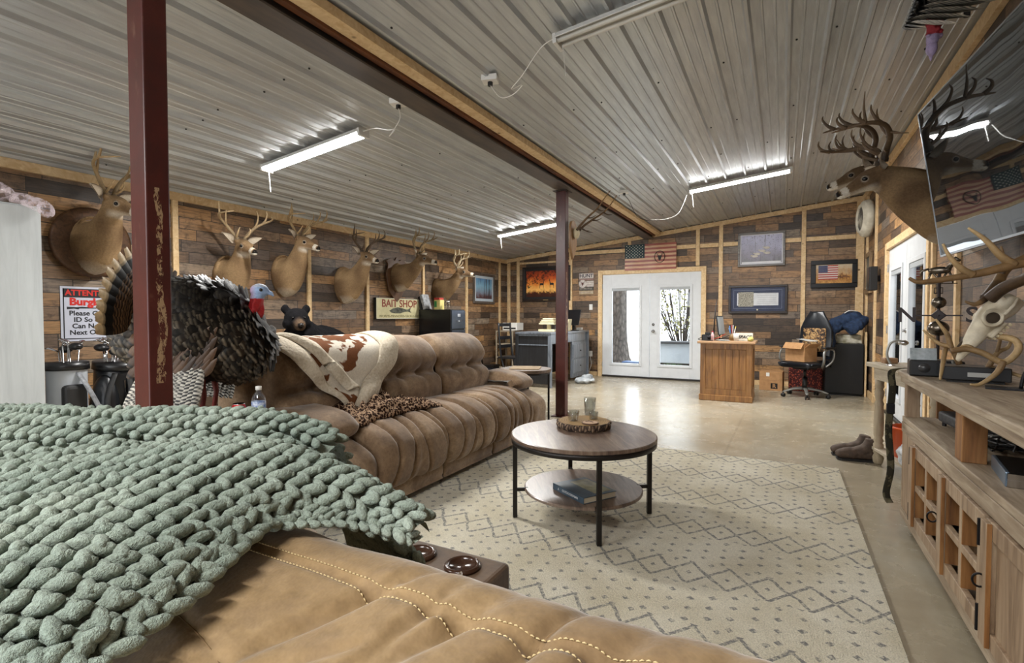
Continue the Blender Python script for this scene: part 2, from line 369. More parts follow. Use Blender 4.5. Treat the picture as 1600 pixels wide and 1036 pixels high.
# walls
struct('wall_left',MB().box(XL-.1,XL,YF,YB+.1,0,2.62),PLANK)
b=MB(); poly=lambda x0,x1,z0: [(x0,z0),(x1,z0),(x1,zc(x1)+.03),(x0,zc(x0)+.03)]
DX0,DX1,DZ=-3.30,-1.30,2.11
b.prism(poly(XL-.1,DX0,0),YB,YB+.12,'y'); b.prism(poly(DX1,XR+.1,0),YB,YB+.12,'y'); b.prism(poly(DX0,DX1,DZ),YB,YB+.12,'y')
struct('wall_back',b,PLANK)
RY0,RY1=5.82,7.98
b=MB().box(XR,XR+.12,YF,RY0,0,3.25).box(XR,XR+.12,RY1,YB+.12,0,3.25).box(XR,XR+.12,RY0,RY1,2.13,3.25); struct('wall_right',b,PLANK)
b=MB(); b.prism([(XL-.1,2.3),(XR+.12,2.3),(XR+.12,zc(XR)+.03),(XL-.1,zc(XL)+.03)],YF-.1,YF,'y').box(XL-.1,-4.4,YF-.1,YF,0,2.3).box(.1,XR+.12,YF-.1,YF,0,2.3); struct('wall_front',b,PLANK)  # unseen wall; its wide opening is added to let in soft fill skylight
# pine trim: top plates, battens
k=[0]
def trim(b):
    k[0]+=1; return struct('trim_%d'%k[0],b,PINE,bev=.002)
def slant(x0,x1,z_off,h,y0,y1): return MB().prism([(x0,zc(x0)-z_off-h),(x1,zc(x1)-z_off-h),(x1,zc(x1)-z_off),(x0,zc(x0)-z_off)],y0,y1,'y')
trim(MB().box(XL,XL+.04,YF,YB,2.395,2.475))
trim(slant(XL,XR,.02,.075,YB-.03,YB))
trim(MB().box(XR-.04,XR,YF,YB,3.07,3.17))
for y in (1.35,3.0,4.66,5.72,7.06,8.42,9.74,-.3): trim(MB().box(XL,XL+.03,y-.028,y+.028,0,2.395))
for x,z0,z1 in ((-5.18,0,9),(-3.94,0,9),(-2.70,2.16,9),(-1.42,2.16,9),(-1.02,0,9),(.29,0,9),(1.09,0,9)):
    w_=.055 if x>1 else .033
    trim(MB().box(x-w_,x+w_,YB-.03,YB,z0,min(z1,zc(x)-.09)))
trim(MB().box(-5.45,-5.38,YB-.03,YB,0,2.4))
for x0,x1 in ((-3.9,-2.74),(-2.66,-1.46),(-1.38,-1.06),(-.98,.25),(.33,1.03)): trim(MB().box(x0,x1,YB-.026,YB,2.49,2.56))
for x0,x1 in ((-5.14,-3.98),): trim(MB().box(x0,x1,YB-.026,YB,2.36,2.40))
for x0,x1 in ((-5.5,-3.36),(-1.24,1.12)): k[0]+=1; struct('baseboard_back' if x0<-2 else 'baseboard_back_right',MB().box(x0,x1,YB-.02,YB,0,.085),PINE,bev=.002)
for y in (8.75,9.6,4.9,3.2,1.6,5.6): trim(MB().box(XR-.028,XR,y-.03,y+.03,0 if y>8 else 0,3.07))
struct('baseboard_right',MB().box(XR-.02,XR,RY1+.09,YB-.03,0,.10),PINE,bev=.002)
struct('baseboard_left',MB().box(XL,XL+.02,YF,YB-.03,0,.09),PINE,bev=.002)
# ---- french doors ----
def french(name,width,height,hand):
    "local: x along wall, -y faces the room; origin at left bottom"
    root=thing(name,None,None); root['kind']='structure'
    b=MB(); c=.085
    b.box(-c,0,-.035,.12,0,height+c).box(width,width+c,-.035,.12,0,height+c).box(0,width,-.035,.12,height,height+c); b.build('door_casing',PINE,root,bev=.003)
    MB().box(0,width,-.03,.12,0,.03).build('threshold',mat('bronze_threshold','2B2723',rough=.4,metal=.5),root)
    lw=width/2
    for i in (0,1):
        x0=i*lw+.004; x1=(i+1)*lw-.004; g0,g1=x0+.185,x1-.185; z0,z1,zb,zt=.035,height-.006,.27,height-.27
        b=MB().box(x0,g0,.0,.045,z0,z1).box(g1,x1,.0,.045,z0,z1).box(g0,g1,0,.045,z0,zb).box(g0,g1,0,.045,zt,z1)
        leaf=b.build('door_leaf',WHITE,root,bev=.002)
        b=MB(); f=.035
        b.box(g0-f,g0+.012,-.014,.059,zb-f,zt+f).box(g1-.012,g1+f,-.014,.059,zb-f,zt+f).box(g0,g1,-.014,.059,zb-f,zb+.012).box(g0,g1,-.014,.059,zt-.012,zt+f); b.build('glazing_frame',WHITE,leaf,bev=.004)
        MB().box(g0,g1,.018,.024,zb,zt).build('glass',PANE,leaf)
        MB().box(g0+.013,g1-.013,-.004,.012,zt-.065,zt-.013).build('blind_headrail',mat('grey_vinyl','A9ADB0',rough=.5),leaf,bev=.003)
        for z in (.25,1.05,1.82):
            xh=0 if i==0 else width
            MB().cyl((xh,-.012,z-.05),(xh,-.012,z+.05),.007,n=8).build('hinge',CHROME,leaf)
        if i==1:
            for z,r in ((.93,.03),(1.06,.026)):
                kx=x0+.07
                h=MB().cyl((kx,-.0,z),(kx,-.012,z),r,n=20)
                if z<1: h.cyl((kx,-.012,z),(kx,-.04,z),.011,n=12).ell((kx,-.055,z),(.027,.02,.027),nu=16,nv=10)
                else: h.cyl((kx,-.012,z),(kx,-.02,z),.014,n=12).cbox((kx,-.028,z),(.008,.016,.03))
                h.build('door_knob' if z<1 else 'deadbolt',CHROME,leaf,True)
    return root
d1=french('door_1',1.90,2.06,1); d1.location=(-3.25,YB-.02,0)
d2=french('door_2',2.06,2.05,1); d2.location=(XR+.02,RY1-.05,0); d2.rotation_euler=(0,0,-PI/2)
# ---- steel posts + beam ----
for nm,cx,cy,sx,sy,lab in (('support_post',-2.38,1.205,.12,.095,'red primed steel post standing beside the strutting turkey'),('support_post',-2.375,5.76,.125,.10,'red primed steel post standing by the small round stool table')):
    o=thing(nm,lab,'post',(cx,cy,0)); MB().box(-sx/2,sx/2,-sy/2,sy/2,0.008,2.72).build('shaft',STEEL,o,bev=.006)
    MB().box(-.1,.1,-.1,.1,0,.008).build('base_plate',STEEL,o)
    MB().box(-.085,.085,-.1,.1,2.712,2.72).build('cap_plate',RUST,o)
o=thing('ceiling_beam','rusty dark steel beam running under the metal ceiling with a pine nailer','beam',(-2.32,YF+.05,2.72)); Lb=YB-YF-.1
MB().box(-.09,.09,0,Lb,0,.012).build('bottom_flange',mat('grey_mill_steel','4A4644','62574F',4,.45,.3,stretch=(3,.6,3)),o)
MB().box(-.012,.07,0,Lb,.012,.105).build('web',RUST,o)
MB().box(.085,.125,0,Lb,.045,.112).build('rust_angle',mat('orange_rust','5A3520','7A4827',5,.7,stretch=(3,.7,3)),o)
MB().box(.13,.225,0,Lb,.062,.118).build('pine_nailer',PINE,o)
# ---- shop lights ----
TUBE=m_emit('lit_tube',(1,1,1,1),TUBE_STR); LHOUS=mat('light_housing','D9D7D2',rough=.45); TUBEOFF=mat('unlit_tube','D8D4CA',rough=.3)
def shop_light(x,y,lit,label,cord=None,chain=True):
    z=zc(x)-.064; tilt=-math.atan(.105)
    o=thing('shop_light',label,'ceiling light',(x,y,z)); o.rotation_euler=(0,tilt,0); L=.6
    b=MB().prism([(-.065,0),(-.05,.03),(.05,.03),(.065,0),(.06,-.004),(.045,.02),(-.045,.02),(-.06,-.004)],-L,L,'x'); b.build('housing',LHOUS,o,bev=.002)
    MB().prism([(-.018,.02),(.018,.02),(0,-.012)],-L+.03,L-.03,'x').build('centre_ridge',LHOUS,o)
    for s in (-1,1):
        MB().box(s*L-.012,s*L+.012,-.06,.06,-.032,.028).build('end_cap',LHOUS,o,bev=.003)
        MB().cyl((-L+.012,s*.033,-.012),(L-.012,s*.033,-.012),.0125,n=14).build('tube',TUBE if lit else TUBEOFF,o,True)
        MB().cyl((s*(L-.1),0,.03),(s*(L-.1),0,.058),.003,n=6).build('hook',CHROME,o)
    if chain: MB().cyl((-L+.03,.0,-.03),(-L+.03,0,-.22),.0018,n=5).build('pull_chain',WHPLAS,o)
    if lit:
        a=bpy.data.lights.new('shop_lamp','AREA'); a.shape='RECTANGLE'; a.size=1.15; a.size_y=.1; a.energy=LAMP_W; a.color=(1,.99,.96)
        l=bpy.data.objects.new('shop_lamp',a); COL.objects.link(l); l.location=(0,0,-.034); l.parent=o
    return o
shop_light(-3.62,3.12,1,'lit twin tube shop light on the ceiling over the deer mounts, left of the beam')
shop_light(-3.64,7.5,1,'lit tube shop light on the ceiling partly hidden by the thin steel post')
shop_light(-.54,7.22,1,'lit tube shop light on the ceiling right of the beam by the back wall')
shop_light(-.64,2.92,0,'unlit white shop light at the top of the photo')
shop_light(-3.62,-1.3,1,'unseen fill light added behind the camera on the left, built as a lit shop light'); shop_light(-.6,-1.3,1,'unseen fill light added behind the camera on the right, built as a lit shop light')  # unseen fixtures added to brighten the room from behind the camera
def jbox(x,y,label,cords):
    z=zc(x)-.008; o=thing('ceiling_outlet_box',label,'outlet box',(x,y,z))
    MB().cbox((0,0,-.02),(.11,.09,.04),rz=.3).build('cover_plate',WHPLAS,o,bev=.004); MB().cyl((0,0,-.04),(0,0,-.065),.018,n=12).build('plug',BLACK,o)
    for pts,c in cords: MB().tube(cr(pts,6),.0035,6).build('cord',c,o,True)
jbox(-1.82,3.1,'white ceiling outlet box with coiled cord left of the unlit light',[([(0,0,-.06),(.06,.04,-.14),(.18,0,-.16),(.26,-.02,-.12),(.2,-.06,-.15),(.3,-.1,-.1),(.45,-.14,.02),(.56,-.17,.04)],WHPLAS)])
jbox(-1.87,6.66,'ceiling outlet box with drooping cord near the back wall',[([(0,0,-.06),(.04,.1,-.12),(.1,.3,-.3),(.25,.4,-.36)],DKMETAL),([(.25,.4,-.34),(.45,.5,-.33),(.6,.55,-.25),(.7,.56,-.02)],WHPLAS)])
jbox(-2.52,2.96,'ceiling outlet box with looped cord beside the beam over the sofa',[([(0,0,-.06),(-.01,.03,-.12),(-.06,.02,-.2),(-.09,.0,-.25),(-.05,.02,-.2),(-.12,.03,-.19),(-.3,.08,-.13),(-.5,.15,-.1)],WHPLAS)])
# ---- outside ----
OUT=mat('pale_dry_ground','9A9284','B0A898',3,.9); struct('ground',MB().box(-14,9,YB+.13,26,-.25,-.05).box(XR+.13,9,-4,YB+.13,-.25,-.05),OUT)
struct('patio',MB().box(-6,3,YB+.13,YB+2.2,-.06,-.02),mat('pale_concrete','D8D5CE',rough=.8))
def trunk(x,y,r,h,label):
    o=thing('tree',label,'tree',(x,y,-.1)); n=26; rings=[]
    for j in range(15):
        z=h*j/14; fl=1+.9*math.exp(-z/.28); rings.append([Vector((math.cos(a)*r*fl*(1+.06*math.sin(9*a+z)),math.sin(a)*r*fl*(1+.06*math.cos(7*a)),z)) for a in [2*PI*k/n for k in range(n)]])
    t=NT('pine_bark'); v=t.vor(t.mapv(t.obj(),(14,14,5)),1,'DISTANCE_TO_EDGE'); nn=t.noise(t.obj(),18,5,.7)
    c=t.ramp(v,[(.02,'1E1A18'),(.14,'4A4540'),(.4,'6A645E')]); c=t.mix(.4,c,t.ramp(nn,[(.3,'3A3632'),(.7,'6E6862')])); bark=t.fin(c,.9,0,v,.6,.02)
    MB().loft(rings).build('trunk',bark,o,True)
    return o
trunk(-3.52,11.9,.25,5,'grey barked tree trunk seen through the left door pane')
o=thing('shrub','bare twiggy shrub seen through the right door pane','shrub',(-2.55,15.2,-.05)); random.seed(8); b=MB(); lf=MB()
for i in range(60):
    a=random.uniform(0,2*PI); s=random.uniform(.3,1.3); p=[Vector((0,0,0)),Vector((math.cos(a)*.3*s,math.sin(a)*.3*s,.7)),Vector((math.cos(a)*.8*s,math.sin(a)*.8*s,1.6+random.random())),Vector((math.cos(a)*1.1*s,math.sin(a)*s,2.3+random.random()))]
    q=cr(p,4); b.tube(q,[.018-.0012*t for t in range(len(q))],5)
    for _ in range(14):
        c=random.choice(q[5:])+Vector((random.uniform(-.2,.2),random.uniform(-.2,.2),random.uniform(-.2,.2))); lf.ell(c,(.03,.012,.03),nu=5,nv=3)
b.build('branches',mat('twig_brown','2A2521',rough=.9),o,True); tag(lf.build('leaves',mat('pale_leaves','6A6E40','8C8A5C',9,.8),o,True),kind='stuff')
o=thing('garden_bench','white planked bench box on the patio outside the doors','bench',(-1.9,13.1,-.05)); MB().box(-1.0,1.0,-.2,.2,.12,.60).build('bench_box',mat('pale_blue_plank','9AA4AC',rough=.6),o,bev=.01); MB().box(-1.1,1.1,-.28,.28,.60,.65).build('bench_lid',mat('grey_lid','2A2D30',rough=.6),o,bev=.01); MB().box(-.9,.9,-.15,.15,0,.12).build('plinth',BLACK,o)
o=thing('storage_tub','blue plastic tub on the ground outside the left pane','tub',(-2.92,11.25,-.05)); MB().loft([[Vector((sx*w_,sy*w_*.7,z)) for sx,sy in ((-1,-1),(1,-1),(1,1),(-1,1))] for w_,z in ((.17,0),(.21,.24))]).build('tub_body',mat('blue_plastic','1E3C62',rough=.5),o,bev=.02); MB().box(-.225,.225,-.165,.165,.24,.27).build('lid',mat('blue_plastic2','284C78',rough=.5),o,bev=.01)
o=thing('planter_bed','low bed of dry mulch and green sprigs outside the right pane','planting bed',(-2.0,12.0,-.05)); MB().prism([(-.45,-.4),(.5,.2),(.5,.35),(-.45,.35)],0,.06).build('mulch',mat('mulch','2A2420','4E463C',30,.95,bump=.5),o)
b=MB()
for i in range(40): x_=random.uniform(-.4,-.05); y_=random.uniform(-.3,.2); b.tube([(x_,y_,.05),(x_+random.uniform(-.06,.06),y_+random.uniform(-.05,.05),.2)],[.012,.002],4)
tag(b.build('sprigs',mat('green_sprigs','24401E',rough=.8),o,True),kind='stuff')
# ================= SOFAS =================
def cushion(b,prof,y0,y1,r=.06,ny=22,disp=None,axis='y',power=2.6,nv=5,flip=1):
    "closed cross-section prof [(x,z)] lofted along y with soft ends; disp(u,t,p)->offset along the section normal"
    P=cr([(x,0,z) for x,z in prof]+[(prof[0][0],0,prof[0][1])],nv)[:-1]; n=len(P)
    cx=sum(p.x for p in P)/n; cz=sum(p.z for p in P)/n
    ns=[]
    for i in range(n):
        t=P[(i+1)%n]-P[i-1]; q=Vector((t.z,0,-t.x)); q=q.normalized() if q.length>1e-9 else Vector((0,0,1))
        ns.append(q)
    area=sum(P[i].x*P[(i+1)%n].z-P[(i+1)%n].x*P[i].z for i in range(n))
    if area<0: ns=[-q for q in ns]
    L=abs(y1-y0); rings=[]
    us=[0,.004,.012,.025,.045]+[.07+.86*k/(ny) for k in range(ny+1)]+[.955,.975,.988,.996,1]
    for u in us:
        d=min(u,1-u)*L; e=r*(1-math.sqrt(max(0,1-(1-min(d/r,1))**2)))
        ring=[]
        for i in range(n):
            off=-e+(disp(u,i/n,P[i]) if disp else 0)
            q=P[i]+ns[i]*off; yy=y0+(y1-y0)*u
            ring.append(Vector((q.x,yy,q.z)) if axis=='y' else Vector((yy,q.x,q.z)))
        rings.append(ring)
    return b.loft(rings)
def sm(x): return x*x*(3-2*x)
def creases(lst,wd=.03):
    def f(u): return sum(-a*math.exp(-((u-c)/wd)**2) for c,a in lst)
    return f
sofa=thing('reclining_sofa','long tan suede reclining sofa along the left side with puffy seats and three pillow backs','sofa',(0,0,0))
ys=[2.27,2.97,3.67,4.34]
pr_seat=[(-2.92,.40),(-2.92,.49),(-2.75,.525),(-2.5,.54),(-2.28,.515),(-2.14,.45),(-2.085,.35),(-2.095,.23),(-2.16,.15),(-2.3,.13),(-2.7,.14)]
random.seed(5)
for i in range(3):
    cl=[(random.uniform(.1,.25),.012),(random.uniform(.36,.5),.02),(random.uniform(.62,.7),.016),(random.uniform(.82,.9),.012)]
    def dsp(u,t,p,cl=cl,i=i):
        fr=max(0,min(1,(p.x+2.55)/.3))*max(0,min(1,(p.z-.10)/.1))
        s=0
        for c,a in cl:
            cc=c+.05*math.sin(p.z*9+c*20); s-=a*2.0*math.exp(-((u-cc)/.022)**2)*fr
        s+=.022*fr*abs(math.sin(PI*(u*1.4+.25)))**.7
        s+=.012*(1-(2*u-1)**2)
        if p.x>-2.32 and .42<p.z<.5: s-=.004
        s+=.006*noise.noise(Vector((p.x*9,u*7+i*3,p.z*9)))
        return s
    b=MB(); cushion(b,pr_seat,ys[i],ys[i+1],.055,60,dsp,nv=6); b.build('seat_cushion',SUEDE,sofa,True)
    b=MB(); cushion(b,[(-2.85,.06),(-2.85,.17),(-2.2,.19),(-2.13,.16),(-2.135,.08),(-2.2,.05)],ys[i]+.005,ys[i+1]-.005,.02,10,nv=4); b.build('base_panel',SUEDE,sofa,True)
pr_back=[(-2.62,.47),(-2.58,.56),(-2.585,.68),(-2.66,.76),(-2.63,.86),(-2.70,.97),(-2.82,1.035),(-2.95,1.02),(-3.04,.93),(-3.03,.7),(-2.95,.47)]
yb=[2.02,2.87,3.6,4.40]
for i in range(3):
    def dsp(u,t,p,i=i):
        s=.0
        fr=1 if p.x>-2.8 else 0
        s+=.02*(1-abs(2*u-1)**2.5)
        s-=.03*math.exp(-((p.z-.755)/.022)**2)*fr*(1-abs(2*u-1)**6)
        for c in (.34,.66):
            dd=((u-c)*(.8)/.05)**2+((p.z-.755)/.06)**2; s-=.022*math.exp(-dd)*fr
            w=abs(u-c-.10*(p.z-.755)*(1 if c<.5 else -1)); s-=.008*math.exp(-(w/.012)**2)*fr*math.exp(-abs(p.z-.755)/.10)
        s+=.005*noise.noise(Vector((u*6+i*5,p.z*8,1)))*fr
        return s
    b=MB(); cushion(b,pr_back,yb[i],yb[i+1],.06,44,dsp,nv=6); b.build('back_cushion',SUEDE,sofa,True)
b=MB(); cushion(b,[(-2.9,.08),(-2.8,.5),(-2.92,.9),(-3.06,.94),(-3.12,.8),(-3.1,.08)],1.93,4.44,.04,14,nv=4); b.build('back_shell',SUEDE,sofa,True)
for y0,y1 in ((1.93,2.29),(4.33,4.70)):
    pr=[(-2.98,.07),(-2.98,.40),(-2.9,.50),(-2.5,.52),(-2.25,.47),(-2.10,.38),(-2.085,.22),(-2.14,.07)]
    b=MB(); cushion(b,pr,y0,y1,.09,14,lambda u,t,p: .01*noise.noise(Vector((p.x*6,u*4,p.z*6))),nv=5); b.build('arm_panel',SUEDE,sofa,True)
    pr=[(-2.75,.50),(-2.74,.60),(-2.66,.665),(-2.5,.67),(-2.32,.64),(-2.225,.575),(-2.25,.505),(-2.4,.48),(-2.6,.48)]
    b=MB(); cushion(b,pr,y0-.01,y1+.015,.11,18,lambda u,t,p: .006*noise.noise(Vector((p.x*9,u*5,p.z*9))),nv=6); b.build('arm_pillow',SUEDE,sofa,True)
# ---- foreground loveseat ----
FSUEDE=m_suede('suede_near','755E45','917856','AA9170',.45)
love=thing('reclining_loveseat','tan suede loveseat in the foreground seen over the top of its stitched back','sofa',(0,0,0))
def seams(x):
    g=0
    return g
xs=[-1.30,-.72,.36]
def fback(u,t,p,x0,x1,i):
    x=x0+(x1-x0)*u; s=0; top=max(0,min(1,(p.z-.85)/.08))
    front=max(0,min(1,(p.x-.20)/.08))
    # groove under the double stitched seam
    yl=.335+.012*math.sin(x*5)
    s-=.0045*math.exp(-((p.x-yl)/.006)**2)*top
    s+=.006*math.exp(-((p.x-yl-.035)/.03)**2)*top
    # gathers running front to back below the seam
    for k,(c,a,wd,sl) in enumerate(((-.30,.006,.008,.5),(-.245,.004,.006,.2),(-.215,.007,.010,.45),(-.155,.006,.008,.3),(-.10,.008,.011,.5),(-.04,.005,.008,.4),(.03,.006,.009,.4))):
        xx=c-sl*(yl-p.x); fall=math.exp(-max(0,yl-p.x)/.09) if p.x<yl else math.exp(-(p.x-yl)/.035)
        s-=a*(2.3 if p.x<yl else 1.1)*math.exp(-((x-xx)/(wd*1.15))**2)*top*fall
    s+=.004*noise.noise(Vector((x*14,p.x*10,i)))*top
    if top>0 and x>-.6:
        for (ax,ay),(bx,by),am in (((-.44,.235),(-.33,.215),.003),((-.33,.215),(-.27,.27),.005),((-.33,.215),(-.29,.165),.003),((-.285,.34),(-.25,.40),.003),((-.155,.33),(-.125,.40),.004)):
            dx,dy=bx-ax,by-ay; q=max(0,min(1,((x-ax)*dx+(p.x-ay)*dy)/(dx*dx+dy*dy))); dd=math.hypot(x-ax-q*dx,p.x-ay-q*dy); s-=am*math.exp(-(dd/.005)**2)*(1-.5*q)
    return s
prb=[(.02,.45),(.03,.70),(.065,.86),(.12,.93),(.20,.960),(.28,.975),(.34,.979),(.385,.969),(.425,.938),(.465,.88),(.49,.75),(.50,.55),(.42,.42),(.2,.40)]
for i in range(2):
    x0,x1=xs[i],xs[i+1]
    b=MB(); cushion(b,prb,x0,x1,.05,340 if i else 40,lambda u,t,p: fback(u,t,p,x0,x1,i),axis='x',nv=22); b.build('back_cushion',FSUEDE,love,True)
THREAD=mat('cream_thread','C9B284',rough=.7)
def dashes(path,step=.0046,ln=.0034,r=.0007):
    q=cr(path,40); b=MB(); acc=0; last=q[0]; i=0; on=[]
    L=[0]
    for a,c in zip(q,q[1:]): L.append(L[-1]+(c-a).length)
    def at(s):
        for k in range(1,len(L)):
            if L[k]>=s: f=(s-L[k-1])/max(1e-9,L[k]-L[k-1]); return q[k-1].lerp(q[k],f)
        return q[-1]
    s=0
    while s+ln<L[-1]: b.tube([at(s),at(s+ln*.5)+Vector((0,0,.0006)),at(s+ln)],[r*.6,r,r*.6],5); s+=step
    return b
dg_tmp=None
def surf_z(obs,x,y):
    best=-9
    for o in obs:
        ok,loc,nn,ix=o.ray_cast(Vector((x,y,2)),Vector((0,0,-1)))
        if ok and loc.z>best: best=loc.z
    return best if best>-9 else .9
backs=[o for o in love.children if o.name.startswith('back_cushion')]
bpy.context.view_layer.update()
for off in (-.0062,.0062):
    pts=[]; x=-.52
    while x<.2: y=.335+.012*math.sin(x*5)+off; pts.append((x,y,surf_z(backs,x,y)+.0008)); x+=.012
    dashes(pts).build('seam_stitching',THREAD,love,True)
for p0,p1 in (((-.285,.338),(-.25,.395)),((-.155,.33),(-.125,.40)),((-.44,.235),(-.33,.215))):
    pts=[]
    for k in range(9): f=k/8; x=p0[0]+(p1[0]-p0[0])*f; y=p0[1]+(p1[1]-p0[1])*f; pts.append((x,y,surf_z(backs,x,y)-.0002))
    MB().tube(pts,.0007,5).build('seam_line',mat('dark_seam','7E6444',rough=.8),love,True)
for x0,x1 in ((-1.28,-.88),(-.52,.34)):
    b=MB(); cushion(b,[(.46,.14),(.46,.48),(.6,.53),(.9,.54),(1.12,.50),(1.23,.40),(1.22,.25),(1.12,.13)],x0,x1,.06,20,lambda u,t,p:.008*noise.noise(Vector((p.x*7,u*5,p.z*7))),axis='x'); b.build('seat_cushion',FSUEDE,love,True)
    b=MB(); b.box(x0+.02,x1-.02,.1,1.1,.02,.15); b.build('base_panel',FSUEDE,love,bev=.02)
for x0 in (-1.52,.33):
    b=MB(); cushion(b,[(.20,.06),(.2,.55),(.4,.62),(.9,.62),(1.1,.56),(1.2,.4),(1.2,.06)],x0,x0+.24,.07,12,axis='x'); b.build('arm',FSUEDE,love,True)
# console with cup holders
LEATHER=m_suede('brown_leatherette','40301F','5A4430','6C543C',.15); LEATHER.node_tree.nodes['Principled BSDF'].inputs['Roughness'].default_value=.5
cons=MB().box(-.875,-.575,.50,1.075,.10,.615).build('console_box',LEATHER,love,bev=.012,seg=3)
CUPM=mat('brown_gloss_cup','3A2418',rough=.2)
for cx in (-.665,-.795):
    prof=[(.026,.585),(.03,.617),(.036,.626),(.044,.622),(.047,.615)]
    b=MB().lathe([(.0445,.6165),(.043,.623),(.037,.626),(.032,.622),(.031,.618)],(cx,1.0,0),32); b.lathe([(.0305,.6172),(.001,.6172)],(cx,1.0,0),32)
    b.build('cup_holder',CUPM,cons,True)
MB().tube([(-.87,.94,.6165),(-.58,.94,.6165)],.003,6).build('console_piping',LEATHER,cons,True)
b=MB(); cushion(b,[(.48,.60),(.5,.66),(.62,.70),(.80,.69),(.90,.65),(.93,.60)],-.88,-.62,.05,12,axis='x'); b.build('console_lid',FSUEDE,cons,True)

# ================= KNIT BLANKET =================
def m_knit():
    t=NT('sage_chunky_knit'); p=t.obj(); n=t.noise(p,8,3); f=t.noise(p,300,3,.8)
    c=t.ramp(n,[(.3,'8A988C'),(.7,'AEB9AB')]); c=t.mix(1,c,t.ramp(f,[(.3,(.6,.6,.6,1)),(.7,(1.15,1.15,1.15,1))]),'MULTIPLY')
    m=t.fin(c,.95,0,f,1,.004,.05); t.b.inputs['Sheen Weight'].default_value=.15; return m
KNIT=m_knit()
def bisurf(ctrl,nu,nv):
    rows=[cr(r,nu) for r in ctrl]; W=len(rows[0]); out=[]
    cols=[cr([r[i] for r in rows],nv) for i in range(W)]
    return cols  # cols[i][j]
def knit(b,ctrl,ru,rv,r=.0075,seed=1,lift=.0):
    "braided stitches: two crossing strands per stitch, rows along u"
    rnd=random.Random(seed); S=bisurf(ctrl,14,14); NU=len(S)-1; NV=len(S[0])-1
    def at(u,v):
        u=max(0,min(1,u))*NU; v=max(0,min(1,v))*NV; i=min(int(u),NU-1); j=min(int(v),NV-1); a=u-i; c=v-j
        return S[i][j]*(1-a)*(1-c)+S[i+1][j]*a*(1-c)+S[i][j+1]*(1-a)*c+S[i+1][j+1]*a*c
    def nrm(u,v):
        e=.01; q=(at(u+e,v)-at(u-e,v)).cross(at(u,v+e)-at(u,v-e)); q=q.normalized() if q.length>1e-12 else Vector((0,0,1)); return q if q.z>0 or abs(q.z)<.3 and True else -q
    b.grid(lambda u,v: at(u,v)-Vector((0,0,.004)),40,30)
    # measure
    K=60; wid=[]
    for k in range(K+1):
        u=k/K; wid.append(sum((at(u,(m+1)/12)-at(u,m/12)).length for m in range(12)))
    def W(u): f=max(0,min(1,u))*K; k=min(int(f),K-1); return wid[k]*(1-(f-k))+wid[k+1]*(f-k)
    sp=max(wid)/rv
    for j in range(-1,rv):
        d0=(j+.5)*sp; vf=(lambda u,d: 1-d/max(W(u),1e-4)) if j>=0 else (lambda u,d: .012)
        if j<0: d0=0
        # walk along the row by arc length
        u=0.0; tog=0
        Lr=0; steps=400; prev=None; targets=[]; nxt=(.5 if j%2 else 0)*r*2.0
        for k in range(steps+1):
            uu=k/steps; d=d0
            if d>W(uu)-sp*.35: prev=None; continue
            p=at(uu,max(0,vf(uu,d)))
            if prev is not None: Lr+=(p-prev).length
            prev=p
            if Lr>=nxt: targets.append(uu); nxt+=r*2.15
        for uu in targets:
            e=.004; dir_=(at(uu+e,max(0,vf(uu+e,d0)))-at(uu-e,max(0,vf(uu-e,d0))))
            if dir_.length<1e-7: continue
            dir_.normalize(); nn=nrm(uu,max(.02,min(.98,vf(uu,d0)))); nn=-nn if nn.z<0 else nn
            c0=at(uu,max(0,vf(uu,d0))); sd=nn.cross(dir_).normalized(); nn=dir_.cross(sd)
            for s in (-1,1):
                rr=r*rnd.uniform(.9,1.15); ang=s*(.55+rnd.uniform(-.12,.12))
                d=(dir_*math.cos(ang)+sd*math.sin(ang)); s2=nn.cross(d).normalized(); M=Matrix((d,s2,nn)).transposed()
                tilt=Matrix.Rotation(rnd.uniform(-.3,.05)-.25,3,s2)
                b.ell(c0+sd*s*sp*.24+dir_*rnd.uniform(-.001,.001)+nn*(lift+rr*.35+rnd.uniform(-.001,.002)),(rr*1.5,rr*.66,rr*.72),tilt@M,nu=8,nv=6)
bl=thing('knit_throw','chunky sage green knit throw draped over the foreground loveseat back','throw blanket',(0,0,0))
# rows of control points from the near hem to the far fold (world metres)
main=[[(-1.05,.02,.97),(-.75,.04,.975),(-.50,.08,.985),(-.40,.135,.985),(-.40,.20,.992),(-.43,.27,1.0),(-.455,.325,1.006),(-.445,.375,1.004),(-.41,.40,.995),(-.375,.415,.985),(-.345,.42,.983)],
      [(-1.05,.06,1.0),(-.78,.08,1.01),(-.56,.11,1.015),(-.46,.16,1.02),(-.45,.22,1.022),(-.47,.28,1.025),(-.475,.335,1.027),(-.455,.38,1.024),(-.415,.405,1.012),(-.378,.42,1.0),(-.343,.428,.99)],
      [(-1.05,.13,1.02),(-.82,.15,1.03),(-.65,.17,1.035),(-.56,.21,1.04),(-.53,.26,1.042),(-.52,.31,1.043),(-.51,.355,1.043),(-.475,.395,1.034),(-.43,.415,1.020),(-.385,.43,1.004),(-.343,.438,.990)],
      [(-1.05,.22,1.03),(-.88,.24,1.04),(-.75,.25,1.046),(-.66,.28,1.05),(-.61,.315,1.052),(-.575,.35,1.055),(-.54,.385,1.053),(-.495,.415,1.040),(-.445,.437,1.022),(-.395,.448,1.002),(-.346,.448,.986)],
      [(-1.05,.38,1.03),(-.92,.385,1.035),(-.81,.39,1.04),(-.72,.40,1.045),(-.66,.385,1.047),(-.61,.41,1.048),(-.56,.43,1.043),(-.505,.45,1.028),(-.45,.462,1.006),(-.40,.467,.988),(-.35,.46,.970)]]
b=MB(); knit(b,main,1,17,.0088,3); b.build('knit_panel',KNIT,bl,True)
